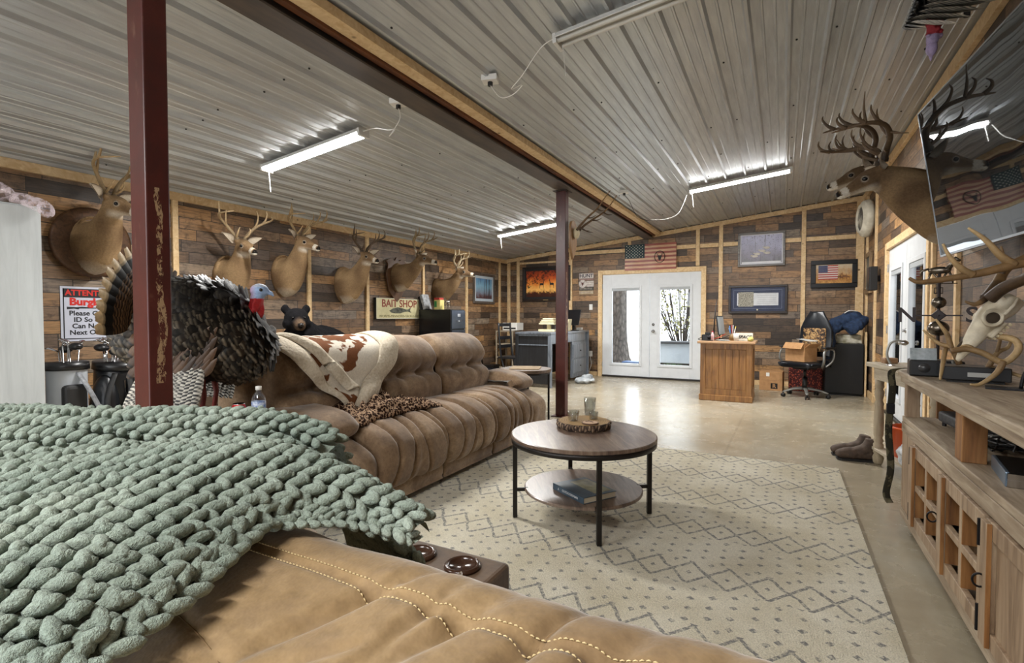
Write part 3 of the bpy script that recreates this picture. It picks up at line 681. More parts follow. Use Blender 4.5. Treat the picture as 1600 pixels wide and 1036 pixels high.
# the folded-over upper layer lying on the far side
fold=[[(-1.20,.06,1.035),(-1.0,.11,1.035),(-.86,.165,1.037),(-.76,.225,1.038),(-.70,.29,1.038),(-.64,.355,1.038),(-.59,.40,1.036),(-.55,.43,1.03),(-.515,.445,1.02)],
      [(-1.20,.14,1.056),(-1.02,.19,1.058),(-.89,.24,1.06),(-.80,.30,1.062),(-.73,.355,1.063),(-.66,.41,1.063),(-.61,.445,1.06),(-.565,.467,1.052),(-.525,.478,1.038)],
      [(-1.20,.30,1.06),(-1.04,.34,1.063),(-.92,.37,1.066),(-.83,.40,1.068),(-.75,.435,1.069),(-.68,.47,1.068),(-.63,.495,1.063),(-.58,.508,1.050),(-.535,.508,1.032)],
      [(-1.20,.44,1.02),(-1.04,.46,1.02),(-.92,.475,1.02),(-.83,.49,1.02),(-.75,.51,1.02),(-.68,.53,1.02),(-.63,.54,1.015),(-.58,.54,1.0),(-.54,.53,.97)]]
b=MB(); knit(b,fold,1,10,.0088,7); b.build('folded_layer',KNIT,bl,True)
# underneath layer at the hem + the tail on the seat side
und=[[(-.50,.27,.992),(-.47,.325,.996),(-.43,.362,.996),(-.40,.395,.99),(-.37,.41,.982),(-.34,.42,.975)],[(-.55,.31,1.008),(-.51,.36,1.012),(-.45,.39,1.012),(-.42,.41,1.003),(-.38,.42,.99),(-.335,.43,.98)]]
b=MB(); knit(b,und,1,4,.006,9); b.build('under_layer',KNIT,bl,True)
tail=[[(-.41,.47,.93),(-.46,.475,.95),(-.55,.48,.97)],[(-.39,.50,.90),(-.46,.505,.92),(-.55,.51,.94)],[(-.40,.52,.84),(-.46,.525,.86),(-.55,.53,.88)]]
b=MB(); knit(b,tail,1,7,.0065,12); b.build('hanging_tail',KNIT,bl,True)

# ================= THROWS ON THE SOFA =================
def onback(y,s):
    "path over the sofa back: s=0 at rear, 1 low on the front"
    pts=cr([(-3.06,0,.90),(-2.97,0,1.045),(-2.82,0,1.065),(-2.66,0,.99),(-2.595,0,.87),(-2.60,0,.76),(-2.545,0,.68),(-2.53,0,.58),(-2.53,0,.53)],8)
    i=s*(len(pts)-1); k=min(int(i),len(pts)-2); q=pts[k].lerp(pts[k+1],i-k); return Vector((q.x,y,q.z))
cow=thing('cowhide_print_throw','brown and white cowhide print throw with cream fleece edge draped over the sofa back','throw blanket',(0,0,0))
COW=m_cow(); FLEECE=mat('cream_fleece','B9AB95','D2C7B4',60,.95,bump=.8)
def wob(p,a): return p+Vector((a*noise.noise(p*7),0,a*.6*noise.noise(p*5+Vector((3,3,3)))))
def tri(u,v,off=0,ya=2.03,yb=3.07,yt=2.47):
    # v=0 rear edge, v=1 tip: triangle hanging down the front
    e=sm(min(1,max(0,(v-.25)/.75))); L=ya+(yt-ya)*e; Rr=yb+(yt-yb)*e
    y=L+(Rr-L)*u; smax=1.0
    q=onback(y,v*.98); q.x+=.012+off; q.z+=off*.5; return wob(q,.02)
b=MB(); b.grid(lambda u,v: tri(.10+.8*u,v*.93,.006),36,44,thick=.008); b.build('cowhide_panel',COW,cow,True)
b=MB()
def band(u0,u1,th=.012):
    b.grid(lambda u,v: tri(u0+(u1-u0)*u,v*.97,.012)+Vector((.012*math.sin(PI*u),0,.010*math.sin(PI*u))),8,44,thick=th)
band(-.02,.13); 
b.build('fleece_edge',FLEECE,cow,True); b=MB()
def strip(path,w,off):
    q=cr(path,10); n=len(q)-1
    b.grid(lambda u,v: wob(onback(q[int(v*n)].x+w*(u-.5),q[int(v*n)].z)+Vector((off+.022*math.sin(PI*u),0,off*.4+.014*math.sin(PI*u))),.02),10,n,thick=.014)
strip([(3.0,0,.05),(3.03,0,.2),(2.98,0,.34),(2.86,0,.5),(2.70,0,.68),(2.56,0,.84),(2.47,0,.97)],.19,.022)
strip([(2.16,0,.12),(2.20,0,.25),(2.27,0,.38),(2.36,0,.50),(2.46,0,.62),(2.50,0,.70)],.10,.03)
b.build('fleece_fold',FLEECE,cow,True)
leo=thing('leopard_print_throw','crumpled brown leopard print throw bunched on the sofa seat','throw blanket',(-2.52,2.62,.535))
def leof(u,v):
    x=-.26+.50*u; y=-.42+1.0*v; r=max(0,1-((x)/.24)**2)*max(0,1-((y-.05)/.46)**2); p=Vector((x,y,0))
    z=.14*r**.5*(.55+.75*abs(noise.noise(p*9)))+.03*abs(noise.noise(p*24)); return Vector((x*(1+.2*noise.noise(p*5)),y+.04*noise.noise(p*8+Vector((5,0,0))),z+.004))
b=MB(); b.grid(leof,60,90,thick=.004); b.build('fleece',m_leopard(),leo,True)

# ================= RUG + COFFEE TABLE =================
rug=thing('area_rug','cream shag area rug with grey diamond trellis pattern under the coffee table','rug',(-.95,2.9,0))
b=MB(); b.grid(lambda u,v: Vector((-1.35+2.70*u,-1.8+3.62*v,.016+.0015*noise.noise(Vector((u*200,v*260,0))))),120,150); b.box(-1.35,1.35,-1.8,1.82,.0,.0145); b.build('pile',m_rug(),rug,True)
TOP=m_tabletop(); RIMW=m_wood('dark_edge','2E1C12','4A2D1C','5E3A24',0,1,.35,.05)
ct=thing('coffee_table','round two tier coffee table with wood tops and black metal legs on the rug','coffee table',(-1.05,2.88,.0175),R(-58))
MB().lathe([(.001,.475),(.425,.475),(.43,.479),(.43,.494),(.425,.498),(.001,.498)],n=72).build('tabletop',[TOP],ct,bev=0)
MB().lathe([(.405,.448),(.428,.448),(.4285,.4755),(.405,.4755)],n=72).build('apron_ring',DKMETAL,ct,True)
MB().lathe([(.001,.156),(.345,.156),(.35,.160),(.35,.172),(.345,.176),(.001,.176)],n=64).build('lower_shelf',[TOP],ct)
for k in range(4):
    a=k*PI/2+R(0); x,y=.408*math.cos(a),.408*math.sin(a)
    MB().cbox((x,y,.225),(.026,.026,.45),rz=a).build('leg',DKMETAL,ct,bev=.002)
    MB().bar((x,y,.166),(.33*math.cos(a),.33*math.sin(a),.166),.014,.02).build('shelf_bracket',DKMETAL,ct)
TT=.0175+.498
# log slice
THINGLASS=NT('tumbler_glass'); _t=THINGLASS; _a=_t.new('ShaderNodeBsdfTransparent'); _a.inputs[0].default_value=(.93,.95,.95,1); _g=_t.new('ShaderNodeBsdfGlossy'); _g.inputs['Roughness'].default_value=.03; _w=_t.new('ShaderNodeLayerWeight'); _w.inputs[0].default_value=.35; _m=_t.new('ShaderNodeMixShader')
_t.t.links.new(_w.outputs['Facing'],_m.inputs[0]); _t.t.links.new(_a.outputs[0],_m.inputs[1]); _t.t.links.new(_g.outputs[0],_m.inputs[2]); _t.t.links.new(_m.outputs[0],_t.out.inputs[0]); THINGLASS=_t.m
def m_slice():
    t=NT('log_slice_face'); p=t.obj(); x,y,z=t.sep(p)[:3]; r=t.math('SQRT',t.math('ADD',t.math('POWER',x,2.0),t.math('POWER',y,2.0))); n=t.noise(p,6,4)
    rings=t.math('SINE',t.math('MULTIPLY_ADD',n,9.0,t.math('MULTIPLY',r,420.0))); c=t.ramp(t.math('MULTIPLY_ADD',rings,.15,t.math('MULTIPLY_ADD',n,.6,.15)),[(.2,'6E5028'),(.6,'9A7A48'),(.9,'AE8E5C')]); return t.fin(c,.7)
ls=thing('log_slice_tray','round bark-edged log slice tray on the coffee table','tray',(-1.10,3.03,TT))
ring=lambda r,z,j: [Vector((math.cos(a)*(r+.004*math.sin(13*a+j)+.003*math.sin(29*a)),math.sin(a)*(r+.004*math.sin(13*a+j)),z)) for a in [2*PI*k/72 for k in range(72)]]
t=NT('rough_bark'); vv=t.vor(t.mapv(t.obj(),(60,60,18)),1,'DISTANCE_TO_EDGE'); bk=t.fin(t.ramp(vv,[(.05,'2A1E16'),(.25,'7C6450'),(.5,'B39C80')]),.9,0,vv,.8,.01)
b=MB(); b.loft([ring(.160,0,0),ring(.168,.015,1),ring(.170,.03,2),ring(.166,.042,3)]); b.build('bark',bk,ls)
MB().loft([ring(.158,.03,0),ring(.158,.0435,3)]).build('cut_face',m_slice(),ls)
SZ=TT+.0445
def tumbler(loc,r0,r1,h,label,nm='drinking_glass'):
    o=thing(nm,label,'glass',loc); MB().lathe([(.001,0),(r0,0),(r1,h),(r1-.002,h),(r0-.002,.006),(.001,.006)],n=32).build('glass_wall',THINGLASS,o,True); return o
tumbler((-1.155,2.99,SZ),.03,.038,.062,'short clear glass on the log slice behind the wood coaster'); tumbler((-1.06,3.10,SZ),.027,.030,.045,'small clear shot glass on the log slice beside the short glass')
tumbler((-1.14,3.26,TT),.032,.040,.15,'tall clear tumbler standing behind the log slice')
o=thing('coaster','round pale wood coaster with dark bark edge on the log slice','coaster',(-1.03,2.95,SZ)); MB().lathe([(.001,0),(.05,0),(.052,.004),(.05,.008)],n=32).build('bark_edge',mat('coaster_edge','5A4030',rough=.8),o); MB().lathe([(.001,.004),(.046,.004),(.046,.009),(.001,.009)],n=32).build('wood_face',mat('coaster_face','B08E70',rough=.6),o)
MB().tube([(-.03,0,.011),(-.01,.012,.013),(.02,-.004,.013)],.0018,5).build('burnt_mark',mat('burnt','4A3226',rough=.8),o)
bk_=thing('hardcover_book','dark blue hardcover outdoors book on the lower shelf of the coffee table','book',(-1.0,2.77,.0175+.1765),R(-12))
MB().box(-.115,.115,-.145,.145,.0,.003).box(-.115,.115,-.145,.145,.033,.036).box(-.119,-.115,-.145,.145,0,.036).build('cover',mat('blue_cover','32414E','4A5B68',7,.35),bk_,bev=.001)
MB().box(-.114,.110,-.14,.14,.003,.033).build('pages',mat('page_edges','C9BFA8',rough=.9),bk_)
MB().box(-.02,.10,-.12,.11,.036,.0366).build('cover_picture',mat('grassy_photo','6E6B52','9A9474',22,.4),bk_)
bk_.rotation_euler=(0,0,R(58)-0*1)
text('spine_lettering','OUTDOORSMAN',.019,mat('ink_white','DADADA',rough=.5),bk_,(-.1195,-.02,.018),(PI/2,0,-PI/2),.0004)
MB().prism([(-.006,-.006),(.006,-.006),(0,.007)],-.1196,-.1192,'x').build('spine_mark',mat('ink_white','DADADA'),bk_)
bk_.children[-1].location=(0,.09,.018)
# ================= DEER MOUNTS =================
DEER=m_vcol('deer_coat',.85,70,.28,.35,.15); HORN=m_vcol('antler',.55,30,.35,.4,.4); EYE=mat('glass_eye','0A0706',rough=.08); NOSE=mat('nose_black','151211',rough=.3)
WOODPLAQ=m_wood('plaque_wood','3A2618','5A3E28','6E4E34',2,1,.4,.15)
TAN=hx('A48763')[:3]; TAND=hx('755C42')[:3]; WHT=hx('DCD3C2')[:3]; GRY=hx('5E4A38')[:3]; BLK=hx('17120F')[:3]; RUST_=hx('B98C58')[:3]
def lerp3(a,b,t): t=max(0,min(1,t)); return tuple(x*(1-t)+y*t for x,y in zip(a,b))
def frame(c,fwd,up=Vector((0,0,1)),roll=0):
    f=Vector(fwd).normalized(); s=up.cross(f).normalized(); u=f.cross(s)
    M=Matrix((f,s,u)).transposed().to_4x4(); M=Matrix.Translation(c)@M@Matrix.Rotation(roll,4,'X'); return M
def antlers(root,H,S=1.0,seed=0,spread=1.0,npt=4,height=1.0,drops=0,colr_='A08660'):
    rnd=random.Random(seed); hc=hx(colr_)[:3]; dk=tuple(x*.35 for x in hc); tipc=tuple(min(1,x*1.5) for x in hc)
    for s in (-1,1):
        b=MB(); b.M=H
        beam=cr([(-.035,s*.032,.07),(-.06,s*.055*spread,.12),(-.075,s*.12*spread,.20*height),(-.05,s*.18*spread,.26*height),(.02,s*.215*spread,.30*height),(.10,s*.20*spread,.325*height),(.17,s*.155*spread,.35*height)],6)
        beam=[p*S for p in beam]; n=len(beam); rs=[S*(.0165*(1-i/(n-1))**.75+.003)*(1.25 if i<3 else 1) for i in range(n)]
        cl=[lerp3(dk,hc,i/(n*.3)) if i<n*.3 else lerp3(hc,tipc,(i/n-.5)*1.6) for i in range(n)]
        b.tube(beam,rs,9,cl)
        tl=[(3,(.07,.005,.12),.011)]+[(int(12+6.5*k),(.015+rnd.uniform(-.02,.03),rnd.uniform(-.02,.03),rnd.uniform(.15,.20)*(1-.13*k)*height),.0105) for k in range(npt-1)]
        for i,(dx,dy,dz),r in tl:
            if i>=n-3: continue
            p=beam[i]; d=Vector((dx,s*dy,dz))*S; q=cr([p,p+d*.35+Vector((.02*S,s*.012*S,0)),p+d*.75+Vector((.018*S,s*.012*S,0)),p+d],4)
            b.tube(q,[r*S*(1-k/(len(q)-1))**.8+.0018 for k in range(len(q))],7,[lerp3(hc,tipc,k/(len(q)-1)) for k in range(len(q))])
        for k in range(drops):
            i=rnd.choice(range(5,n-6)); p=beam[i]; d=Vector((rnd.uniform(-.06,.06),s*rnd.uniform(.02,.07),rnd.uniform(-.08,.14)))*S; b.tube(cr([p,p+d*.5+Vector((.01,0,0)),p+d],3),[.009*S,.008*S,.007*S,.006*S,.004*S,.003*S,.002*S],6,[lerp3(hc,tipc,j/6) for j in range(7)])
        b.build('antler',HORN,root,True)
def deer(name,label,loc,rz,neck,hd,S=1.0,ear=1.0,group=None,seed=0,tone=1.0,plaque=None,voxel=.0095,**ant):
    "local: +x out of the wall, y sideways, z up. neck=list of (x,y,z,half height,half width); hd=(yaw,pitch)"
    root=thing(name,label,'deer mount',loc,rz,group)
    C=cr([(a,b_,c) for a,b_,c,_,_ in neck],4); hh=crv([q[3] for q in neck],4); ww=crv([q[4] for q in neck],4); n=20; rings=[]
    for i,p in enumerate(C):
        d=(C[min(i+1,len(C)-1)]-C[max(i-1,0)]).normalized()
        if i==0: d=Vector((1,0,0))
        elif i<4: d=Vector((1,0,0)).lerp(d,i/5).normalized()
        sd=Vector((0,0,1)).cross(d).normalized() if abs(d.z)<.97 else Vector((0,1,0)); up=d.cross(sd)
        rings.append([p+sd*math.sin(a)*ww[i]*(1-.16*max(0,-math.cos(a)))+up*math.cos(a)*hh[i] for a in [2*PI*k/n for k in range(n)]])
    b=MB(); b.loft(rings)
    yaw,pit=hd; fwd=Vector((math.cos(yaw)*math.cos(pit),math.sin(yaw)*math.cos(pit),math.sin(pit))); hc=Vector(C[-1])+fwd*.0
    H=frame(hc,fwd); b.M=H
    HD=[(-.06,-.005,.045,.05),(-.02,.0,.062,.078),(.03,.0,.068,.085),(.08,.004,.066,.078),(.12,.002,.056,.066),(.165,-.006,.043,.052),(.21,-.014,.035,.042),(.25,-.018,.034,.038),(.275,-.02,.032,.033),(.292,-.02,.022,.022)]
    P=cr([(x,z,0) for x,z,_,_ in HD],3); Wd=crv([q[2] for q in HD],3); Ht=crv([q[3] for q in HD],3)
    b.loft([[Vector((p.x,math.sin(a)*w_*(1-.12*math.cos(a)),p.y+math.cos(a)*h_)) for a in [2*PI*k/18 for k in range(18)]] for p,w_,h_ in zip(P,Wd,Ht)])
    for s in (-1,1):
        b.ell((.098,s*.05,.038),(.036,.018,.017),nu=10,nv=8)   # brow
        b.ell((.062,s*.048,-.02),(.05,.022,.045),nu=10,nv=8)  # cheek
        b.ell((-.02,s*.055,.052),(.028,.022,.022),nu=8,nv=6)
        b.cyl((-.035,s*.032,.05),(-.037,s*.036,.082),.018,.015,n=10)
    b.M=Matrix.Identity(4); Hi=H.inverted(); bottom=min(p.z for r in rings[:6] for p in r)
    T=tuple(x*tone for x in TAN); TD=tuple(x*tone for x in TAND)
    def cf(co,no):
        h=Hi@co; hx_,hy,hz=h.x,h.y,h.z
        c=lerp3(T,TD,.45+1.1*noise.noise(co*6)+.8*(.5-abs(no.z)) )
        if hx_>-.09 and abs(hy)<.14 and abs(hz)<.14:
            c=lerp3(c,GRY,min(.8,max(0,(hz-.02)*12))*max(0,min(1,(hx_+.09)*9)))                  # dark top of the muzzle and forehead
            if hz<-.02: c=lerp3(c,WHT,max(0,min(1,(-hz-.03)*22))*max(0,min(1,(hx_-.02)*12))*max(0,min(1,(.115+hz)*22)))    # white chin
            if .215<hx_<.262: c=lerp3(c,WHT,.75 if abs(hz+.02)<.05 else 0)
            if hx_>.266: c=lerp3(c,BLK,(hx_-.266)*80) if hz>-.034 else WHT
            e=math.sqrt((hx_-.102)**2+(abs(hy)-.058)**2*.5+(hz-.018)**2)
            if e<.030: c=lerp3(lerp3(c,WHT,.6*min(1,tone)),c,(e-.016)/.012)
            return c
        # throat patch
        tp=h-Vector((-.03,0,-.105)); 
        if tp.length<.085: c=lerp3(WHT,c,(tp.length-.03)/.05)
        bz=co.z-bottom
        if co.x<.24 and bz<.16: c=lerp3(lerp3(WHT,c,.35),c,bz/.12 if no.x>.0 else 1)
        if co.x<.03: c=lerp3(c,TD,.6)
        return c
    def hairy(co,no): return .0016*noise.noise(co*55)
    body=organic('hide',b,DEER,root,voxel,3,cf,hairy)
    for s in (-1,1):
        o=MB().ell(H@Vector((.102,s*.0585,.018)),(.019,.017,.016),nu=14,nv=10).build('eye',EYE,root,True)
        b=MB(); b.M=H
        b.ell((.288,s*.011,-.012),(.006,.008,.006),nu=8,nv=6); b.build('nostril',NOSE,root,True)
        # ear: cupped leaf
        b=MB(); b.M=H@Matrix.Translation((-.035,s*.062,.045))@Matrix.Rotation(s*R(38),4,'Z').inverted()@Matrix.Rotation(0,4,'X')
        Le=.165*ear
        def ef(u,v):
            w_=.042*math.sin(PI*min(1,v**.72))**.75*(1-.25*v)+.004; a=(u-.5)*2.5
            return Vector((-.05*v*Le/.16+ .02*math.sin(PI*v) - .026*math.cos(a)*(1-.3*v), s*(Le*v*.86), .50*Le*v))+Vector((0,s*(-.35)*w_*math.sin(a),w_*math.sin(a)*.95))
        def ec(u,v): return lerp3(lerp3(WHT,T,.35),GRY,(abs(u-.5)*2)**4*.8+.25*v)
        b.grid(ef,12,12,ec,thick=.005); b.build('ear',DEER,root,True)
    antlers(root,H,S,seed=seed,**ant)
    if plaque=='round':
        MB().lathe([(.001,0),(.30,0),(.31,.012),(.285,.03),(.001,.03)],n=48).build('backing_board',WOODPLAQ,root,True).rotation_euler=(0,PI/2,0)
    if plaque=='shield':
        pts=[(0,-.42),(.17,-.25),(.24,0),(.20,.16),(.24,.22),(.12,.27),(.05,.24),(0,.30),(-.05,.24),(-.12,.27),(-.24,.22),(-.20,.16),(-.24,0),(-.17,-.25)]
        q=[(p.x,p.y) for p in cr([(a,b_,0) for a,b_ in pts]+[(0,-.42,0)],4)[:-1]]
        o=MB().prism(q,.0,.03,'x').build('backing_board',WOODPLAQ,root,bev=.008)
    return root
def nk(out,rise,side,low=.0,big=1.0):
    "standard shoulder mount neck reaching out / up / sideways"
    return [(0,0,-.02+low,.26*big,.17*big),(.10*out/.4,0,-.03+low,.25*big,.175*big),(.22*out/.4,side*.15,.03+low,.19*big,.145*big),(.31*out/.4,side*.4,rise*.35,.145*big,.115*big),(.37*out/.4,side*.65,rise*.62,.112*big,.092*big),(.41*out/.4,side*.88,rise*.85,.092,.078),(out*1.04,side,rise,.075,.068)]
D='deer mounts along the left wall'
deer('deer_mount','whitetail buck mount on a round board, hanging above the burglar warning sign',(-5.47,2.28,1.87),0,nk(.36,.30,.0),(R(18),R(-14)),group=D,seed=1,plaque='round',height=1.15,spread=1.0,ear=1.0)
deer('deer_mount','upright-necked buck mount with a wide tall rack, directly above the turkey head',(-5.5,3.55,1.66),0,nk(.34,.30,-.05),(R(-8),R(-12)),group=D,seed=2,spread=1.25,height=1.05,colr_='B39A76',npt=3)
deer('deer_mount','buck mount with thin brown rack and white chest edge, above the black bear',(-5.5,4.27,1.74),0,nk(.36,.36,-.02),(R(5),R(-14)),group=D,seed=3,spread=1.15,height=1.0,npt=4)
deer('deer_mount','buck mount with dark branching rack, left of the bait shop sign',(-5.5,5.25,1.68),0,nk(.42,.34,.0),(R(-12),R(-10)),group=D,seed=5,colr_='5A4836',spread=1.05,height=.95)
deer('deer_mount','buck mount on a dark shield board above the bait shop sign',(-5.47,6.33,1.86),0,nk(.46,.24,.02,big=.88),(R(10),R(-8)),group=D,seed=6,plaque='shield',tone=.75,spread=1.05,height=1.1,colr_='8F7B5C')
deer('deer_mount','slim buck mount with pale curled rack above the filing cabinet',(-5.5,7.45,1.70),0,nk(.46,.28,.03,big=.85),(R(14),R(-6)),group=D,seed=7,tone=.8,spread=1.1,height=.95,colr_='C2B090')
BIG=dict(voxel=.008)
deer('deer_mount','large buck mount with a heavy many-tined rack sticking out beside the television',(1.14,4.66,2.00),PI,
     [(0,0,-.05,.27,.19),(.10,0,-.03,.255,.19),(.22,.01,.03,.21,.165),(.33,.02,.10,.17,.135),(.42,.03,.17,.135,.108),(.48,.035,.215,.105,.086),(.53,.04,.24,.08,.07)],(R(6),R(-20)),seed=11,S=1.32,spread=1.1,height=.85,npt=5,drops=3,colr_='5A4631',tone=.62,**BIG)
deer('deer_mount','second buck mount behind the large one, its dark rack reaching left over the far doors',(1.14,5.35,2.27),PI,
     [(0,0,-.10,.23,.17),(.10,0,-.08,.22,.17),(.24,0,.02,.17,.13),(.36,-.01,.09,.13,.10),(.45,-.02,.14,.10,.085),(.53,-.02,.17,.08,.07)],(R(-4),R(-12)),seed=13,S=1.4,spread=1.25,height=.8,npt=5,drops=2,colr_='4E3D2C',tone=.42)

# elk style antler mount beside the thin post
o=thing('antler_plaque','single-skull antler plaque with one long dark beam hanging beside the thin red post','antler mount',(-2.28,5.83,2.2))
pts=[(-.02,-.30),(.09,-.14),(.10,.06),(.05,.16),(-.05,.16),(-.10,.06),(-.09,-.14)]
MB().prism([(p.x,p.y) for p in cr([(a,b_,0) for a,b_ in pts]+[(-.02,-.30,0)],5)[:-1]],.0,.03,'x').build('backing_board',m_wood('light_plaque','6E4E30','8C6A44','A58358',2,1,.45,.1),o,bev=.006)
b=MB(); b.ell((.06,0,.02),(.04,.05,.07),nu=14,nv=10); b.build('skull_cap',mat('bone','B8A888','CDBFA0',20,.7),o,True)
hc=hx('4A3A2A')[:3]
for s in (-1,1):
    b=MB(); beam=cr([(.08,s*.03,.05),(.14,s*.05,.11),(.25,s*.09,.19),(.36,s*.12,.26),(.44,s*.14,.35),(.52,s*.13,.45)],5); b.tube(beam,[.017-.013*i/(len(beam)-1) for i in range(len(beam))],8,[lerp3(hc,RUST_,i/len(beam)*.5) for i in range(len(beam))])
    for i,d in ((3,(.14,s*.02,-.06)),(9,(.12,s*.02,.02)),(15,(.10,s*.02,-.03))): p=beam[i]; q=cr([p,p+Vector(d)*.5+Vector((0,0,-.015)),p+Vector(d)],3); b.tube(q,[.011-.0015*k for k in range(len(q))],7,[hc]*len(q))
    b.build('antler',HORN,o,True)

# ================= BLACK BEAR =================
FUR=m_vcol('black_fur',.9,60,.5,.9,.12)
bear=thing('black_bear','full black bear mount sitting behind the sofa with its head turned to the camera','bear mount',(-4.35,3.95,.0))
b=MB()
def chain(pts,rs,n=16): b.tube(cr(pts,4),crv(rs,4),n)
chain([(0,.75,.30),(0,.5,.42),(.0,.2,.62),(0,-.08,.82),(.02,-.30,.93),(.05,-.44,1.09)],[.26,.33,.33,.30,.23,.15])
for s in (-1,1):
    chain([(s*.16,-.16,.80),(s*.19,-.24,.50),(s*.18,-.28,.22),(s*.18,-.30,.06),(s*.18,-.40,.05)],[.15,.11,.085,.075,.06],12)
    chain([(s*.2,.6,.34),(s*.30,.32,.24),(s*.27,.12,.09),(s*.27,-.05,.06)],[.22,.16,.10,.06],12)
hf=Vector((.78,-.42,-.02)).normalized(); HB=frame(Vector((.07,-.47,1.17)),hf); b.M=HB
b.ell((.0,0,.01),(.125,.12,.118),nu=18,nv=12); b.tube([(.06,0,-.02),(.13,0,-.035),(.19,0,-.045),(.215,0,-.045)],[.085,.06,.048,.036],14)
for s in (-1,1): b.ell((-.035,s*.10,.115),(.022,.042,.05),nu=12,nv=8); b.ell((.02,s*.085,-.03),(.07,.05,.06),nu=10,nv=8)
b.M=Matrix.Identity(4); HBi=HB.inverted(); BB=hx('0D0C0E')[:3]; MZ=hx('4E3E30')[:3]
def bcf(co,no):
    h=HBi@co; c=BB
    if h.x>.115 and abs(h.y)<.08: c=lerp3(BB,MZ,(h.x-.115)*22*(1-abs(h.y)*6)); 
    if h.x>.212: c=BLK
    return c
organic('pelt',b,FUR,bear,.014,2,bcf,lambda co,no:.006*noise.noise(Vector((co.x*45,co.y*45,co.z*20))))
for s in (-1,1): MB().ell(HB@Vector((.108,s*.052,.035)),(.013,.013,.011),nu=10,nv=8).build('eye',EYE,bear,True)
MB().ell(HB@Vector((.222,0,-.033)),(.02,.024,.018),nu=10,nv=8).build('nose',NOSE,bear,True)

# ================= TURKEYS =================
FEATH=m_vcol('turkey_feather',.5,60,.25,.15,.35); SKIN=m_vcol('turkey_skin',.6,90,.2,.8,.4)
FB=hx('141210')[:3]; FBR=hx('3A281B')[:3]; CRM=hx('D9C096')[:3]; WB=hx('CFC8BA')[:3]; BRZ=hx('4A3A2A')[:3]; SHN=hx('6E6558')[:3]
def feather(b,base,d,nrm_,L,W,colf,n=10,curl=0,cup=.15,m=4,round_=.8):
    d=Vector(d).normalized(); nn=Vector(nrm_); nn=(nn-d*nn.dot(d)); nn=nn.normalized() if nn.length>1e-5 else ortho(d)[0]; s=d.cross(nn)
    def f(u,v):
        w_=W*(math.sin(PI*(v*.93+.035))**.5 if round_<1 else 1)*(.35+.65*min(1,v*1.8)); x=(u-.5)*2
        return Vector(base)+d*(L*v-curl*0)+s*(x*w_*.5)+nn*(curl*v*v-cup*w_*x*x)
    b.grid(f,m,n,lambda u,v: colf(u,v))
def tailcol(u,v):
    if v>.87: return CRM
    if v>.84: return lerp3(FB,CRM,.5)
    if v>.70: return FB
    return lerp3(hx('241810')[:3],hx('8A6A4C')[:3],1 if math.sin(v*120+3*math.sin(u*7+v*9))>.35 else 0)
def wingcol(k): 
    def f(u,v): return WB if math.sin(v*(104+k%7*3)+k*1.3+2.5*math.sin(u*3+k))>.1 else FB
    return f
# -- strutting turkey --
tk=thing('strutting_turkey','strutting wild turkey mount with red and blue head behind the thick red post','turkey mount',(-2.72,1.60,.735))
TH=PI/2-R(28)+R(0)
tk.rotation_euler=(0,0,R(38))   # local +x = the way it faces
FD=Vector((1,0,0))
b=MB()
b.ell((.02,0,.36),(.29,.20,.22),Matrix.Rotation(R(-12),3,'Y'),nu=28,nv=18); b.ell((.18,0,.33),(.19,.17,.19),nu=24,nv=16); b.ell((-.02,0,.50),(.19,.14,.17),nu=20,nv=14); b.ell((-.20,0,.40),(.18,.15,.18),nu=20,nv=14)
b.tube(cr([(.12,0,.48),(.17,0,.56),(.20,0,.60)],4),.08,12)
core=organic('body',b,FEATH,tk,.014,2,lambda co,no: FB)
# overlapping body feathers on the core
bmv=core.data.vertices; rnd=random.Random(3); pts=[]
step=max(1,len(bmv)//1500)
b=MB()
cand=[(v.co.copy(),v.normal.copy()) for v in bmv][::step]; rnd.shuffle(cand)
for co,no in cand:
    if co.z<.2 and co.x<.0: continue
    flow=Vector((-1,0,-.45)) if co.z<.5 else Vector((-1,0,-.1)); flow=(flow-no*flow.dot(no))
    if flow.length<.15: flow=Vector((-.3,0,-1))-no*Vector((-.3,0,-1)).dot(no)
    flow=(flow.normalized()+no*.30+Vector((rnd.uniform(-.1,.1),rnd.uniform(-.1,.1),rnd.uniform(-.1,.1)))).normalized()
    tone=rnd.random(); base=lerp3(FB,BRZ,tone**2*.5) if co.z<.46 else lerp3(FB,hx('1E1A18')[:3],tone)
    edge=lerp3(hx('7E7260')[:3],FB,rnd.random()) if co.z<.5 else lerp3(FB,SHN,.25)
    def cf(u,v,base=base,edge=edge): return FB if v>.93 else (edge if v>.78 and rnd.random()<.97 else base)
    feather(b,co-no*.006,flow,no,rnd.uniform(.07,.09),rnd.uniform(.052,.064),cf,n=8,m=4,cup=.12)
b.build('body_feathers',FEATH,tk,True)
# folded dropped wings with barred primaries
for s in (-1,1):
    b=MB()
    for k in range(13):
        f=k/12; base=Vector((.10-.20*f,s*(.19-.01*f),.30+.03*f)); tip=Vector((.06-.30*f,s*(.26-.02*f),.0+.04*f)); d=tip-base
        feather(b,base,d,Vector((0,s,.1)),d.length,.05,wingcol(k),n=60,m=4,cup=.1)
    b.build('wing_primaries',FEATH,tk,True)
    b=MB()
    for row in range(4):
        for k in range(11):
            f=k/10; base=Vector((.16-.32*f,s*(.195+.004*row),.42-.05*row)); d=Vector((-.5,s*.03,-.6)); c_=lerp3(FB,hx('5E442E')[:3],.3+rnd.random()*.7)
            feather(b,base+Vector((0,0,rnd.uniform(-.01,.01))),d,Vector((0,s,.15)),.12,.05,lambda u,v,c_=c_: BRZ if v>.9 else (FB if v>.82 else c_),n=10,m=3)
    b.build('wing_coverts',FEATH,tk,True)
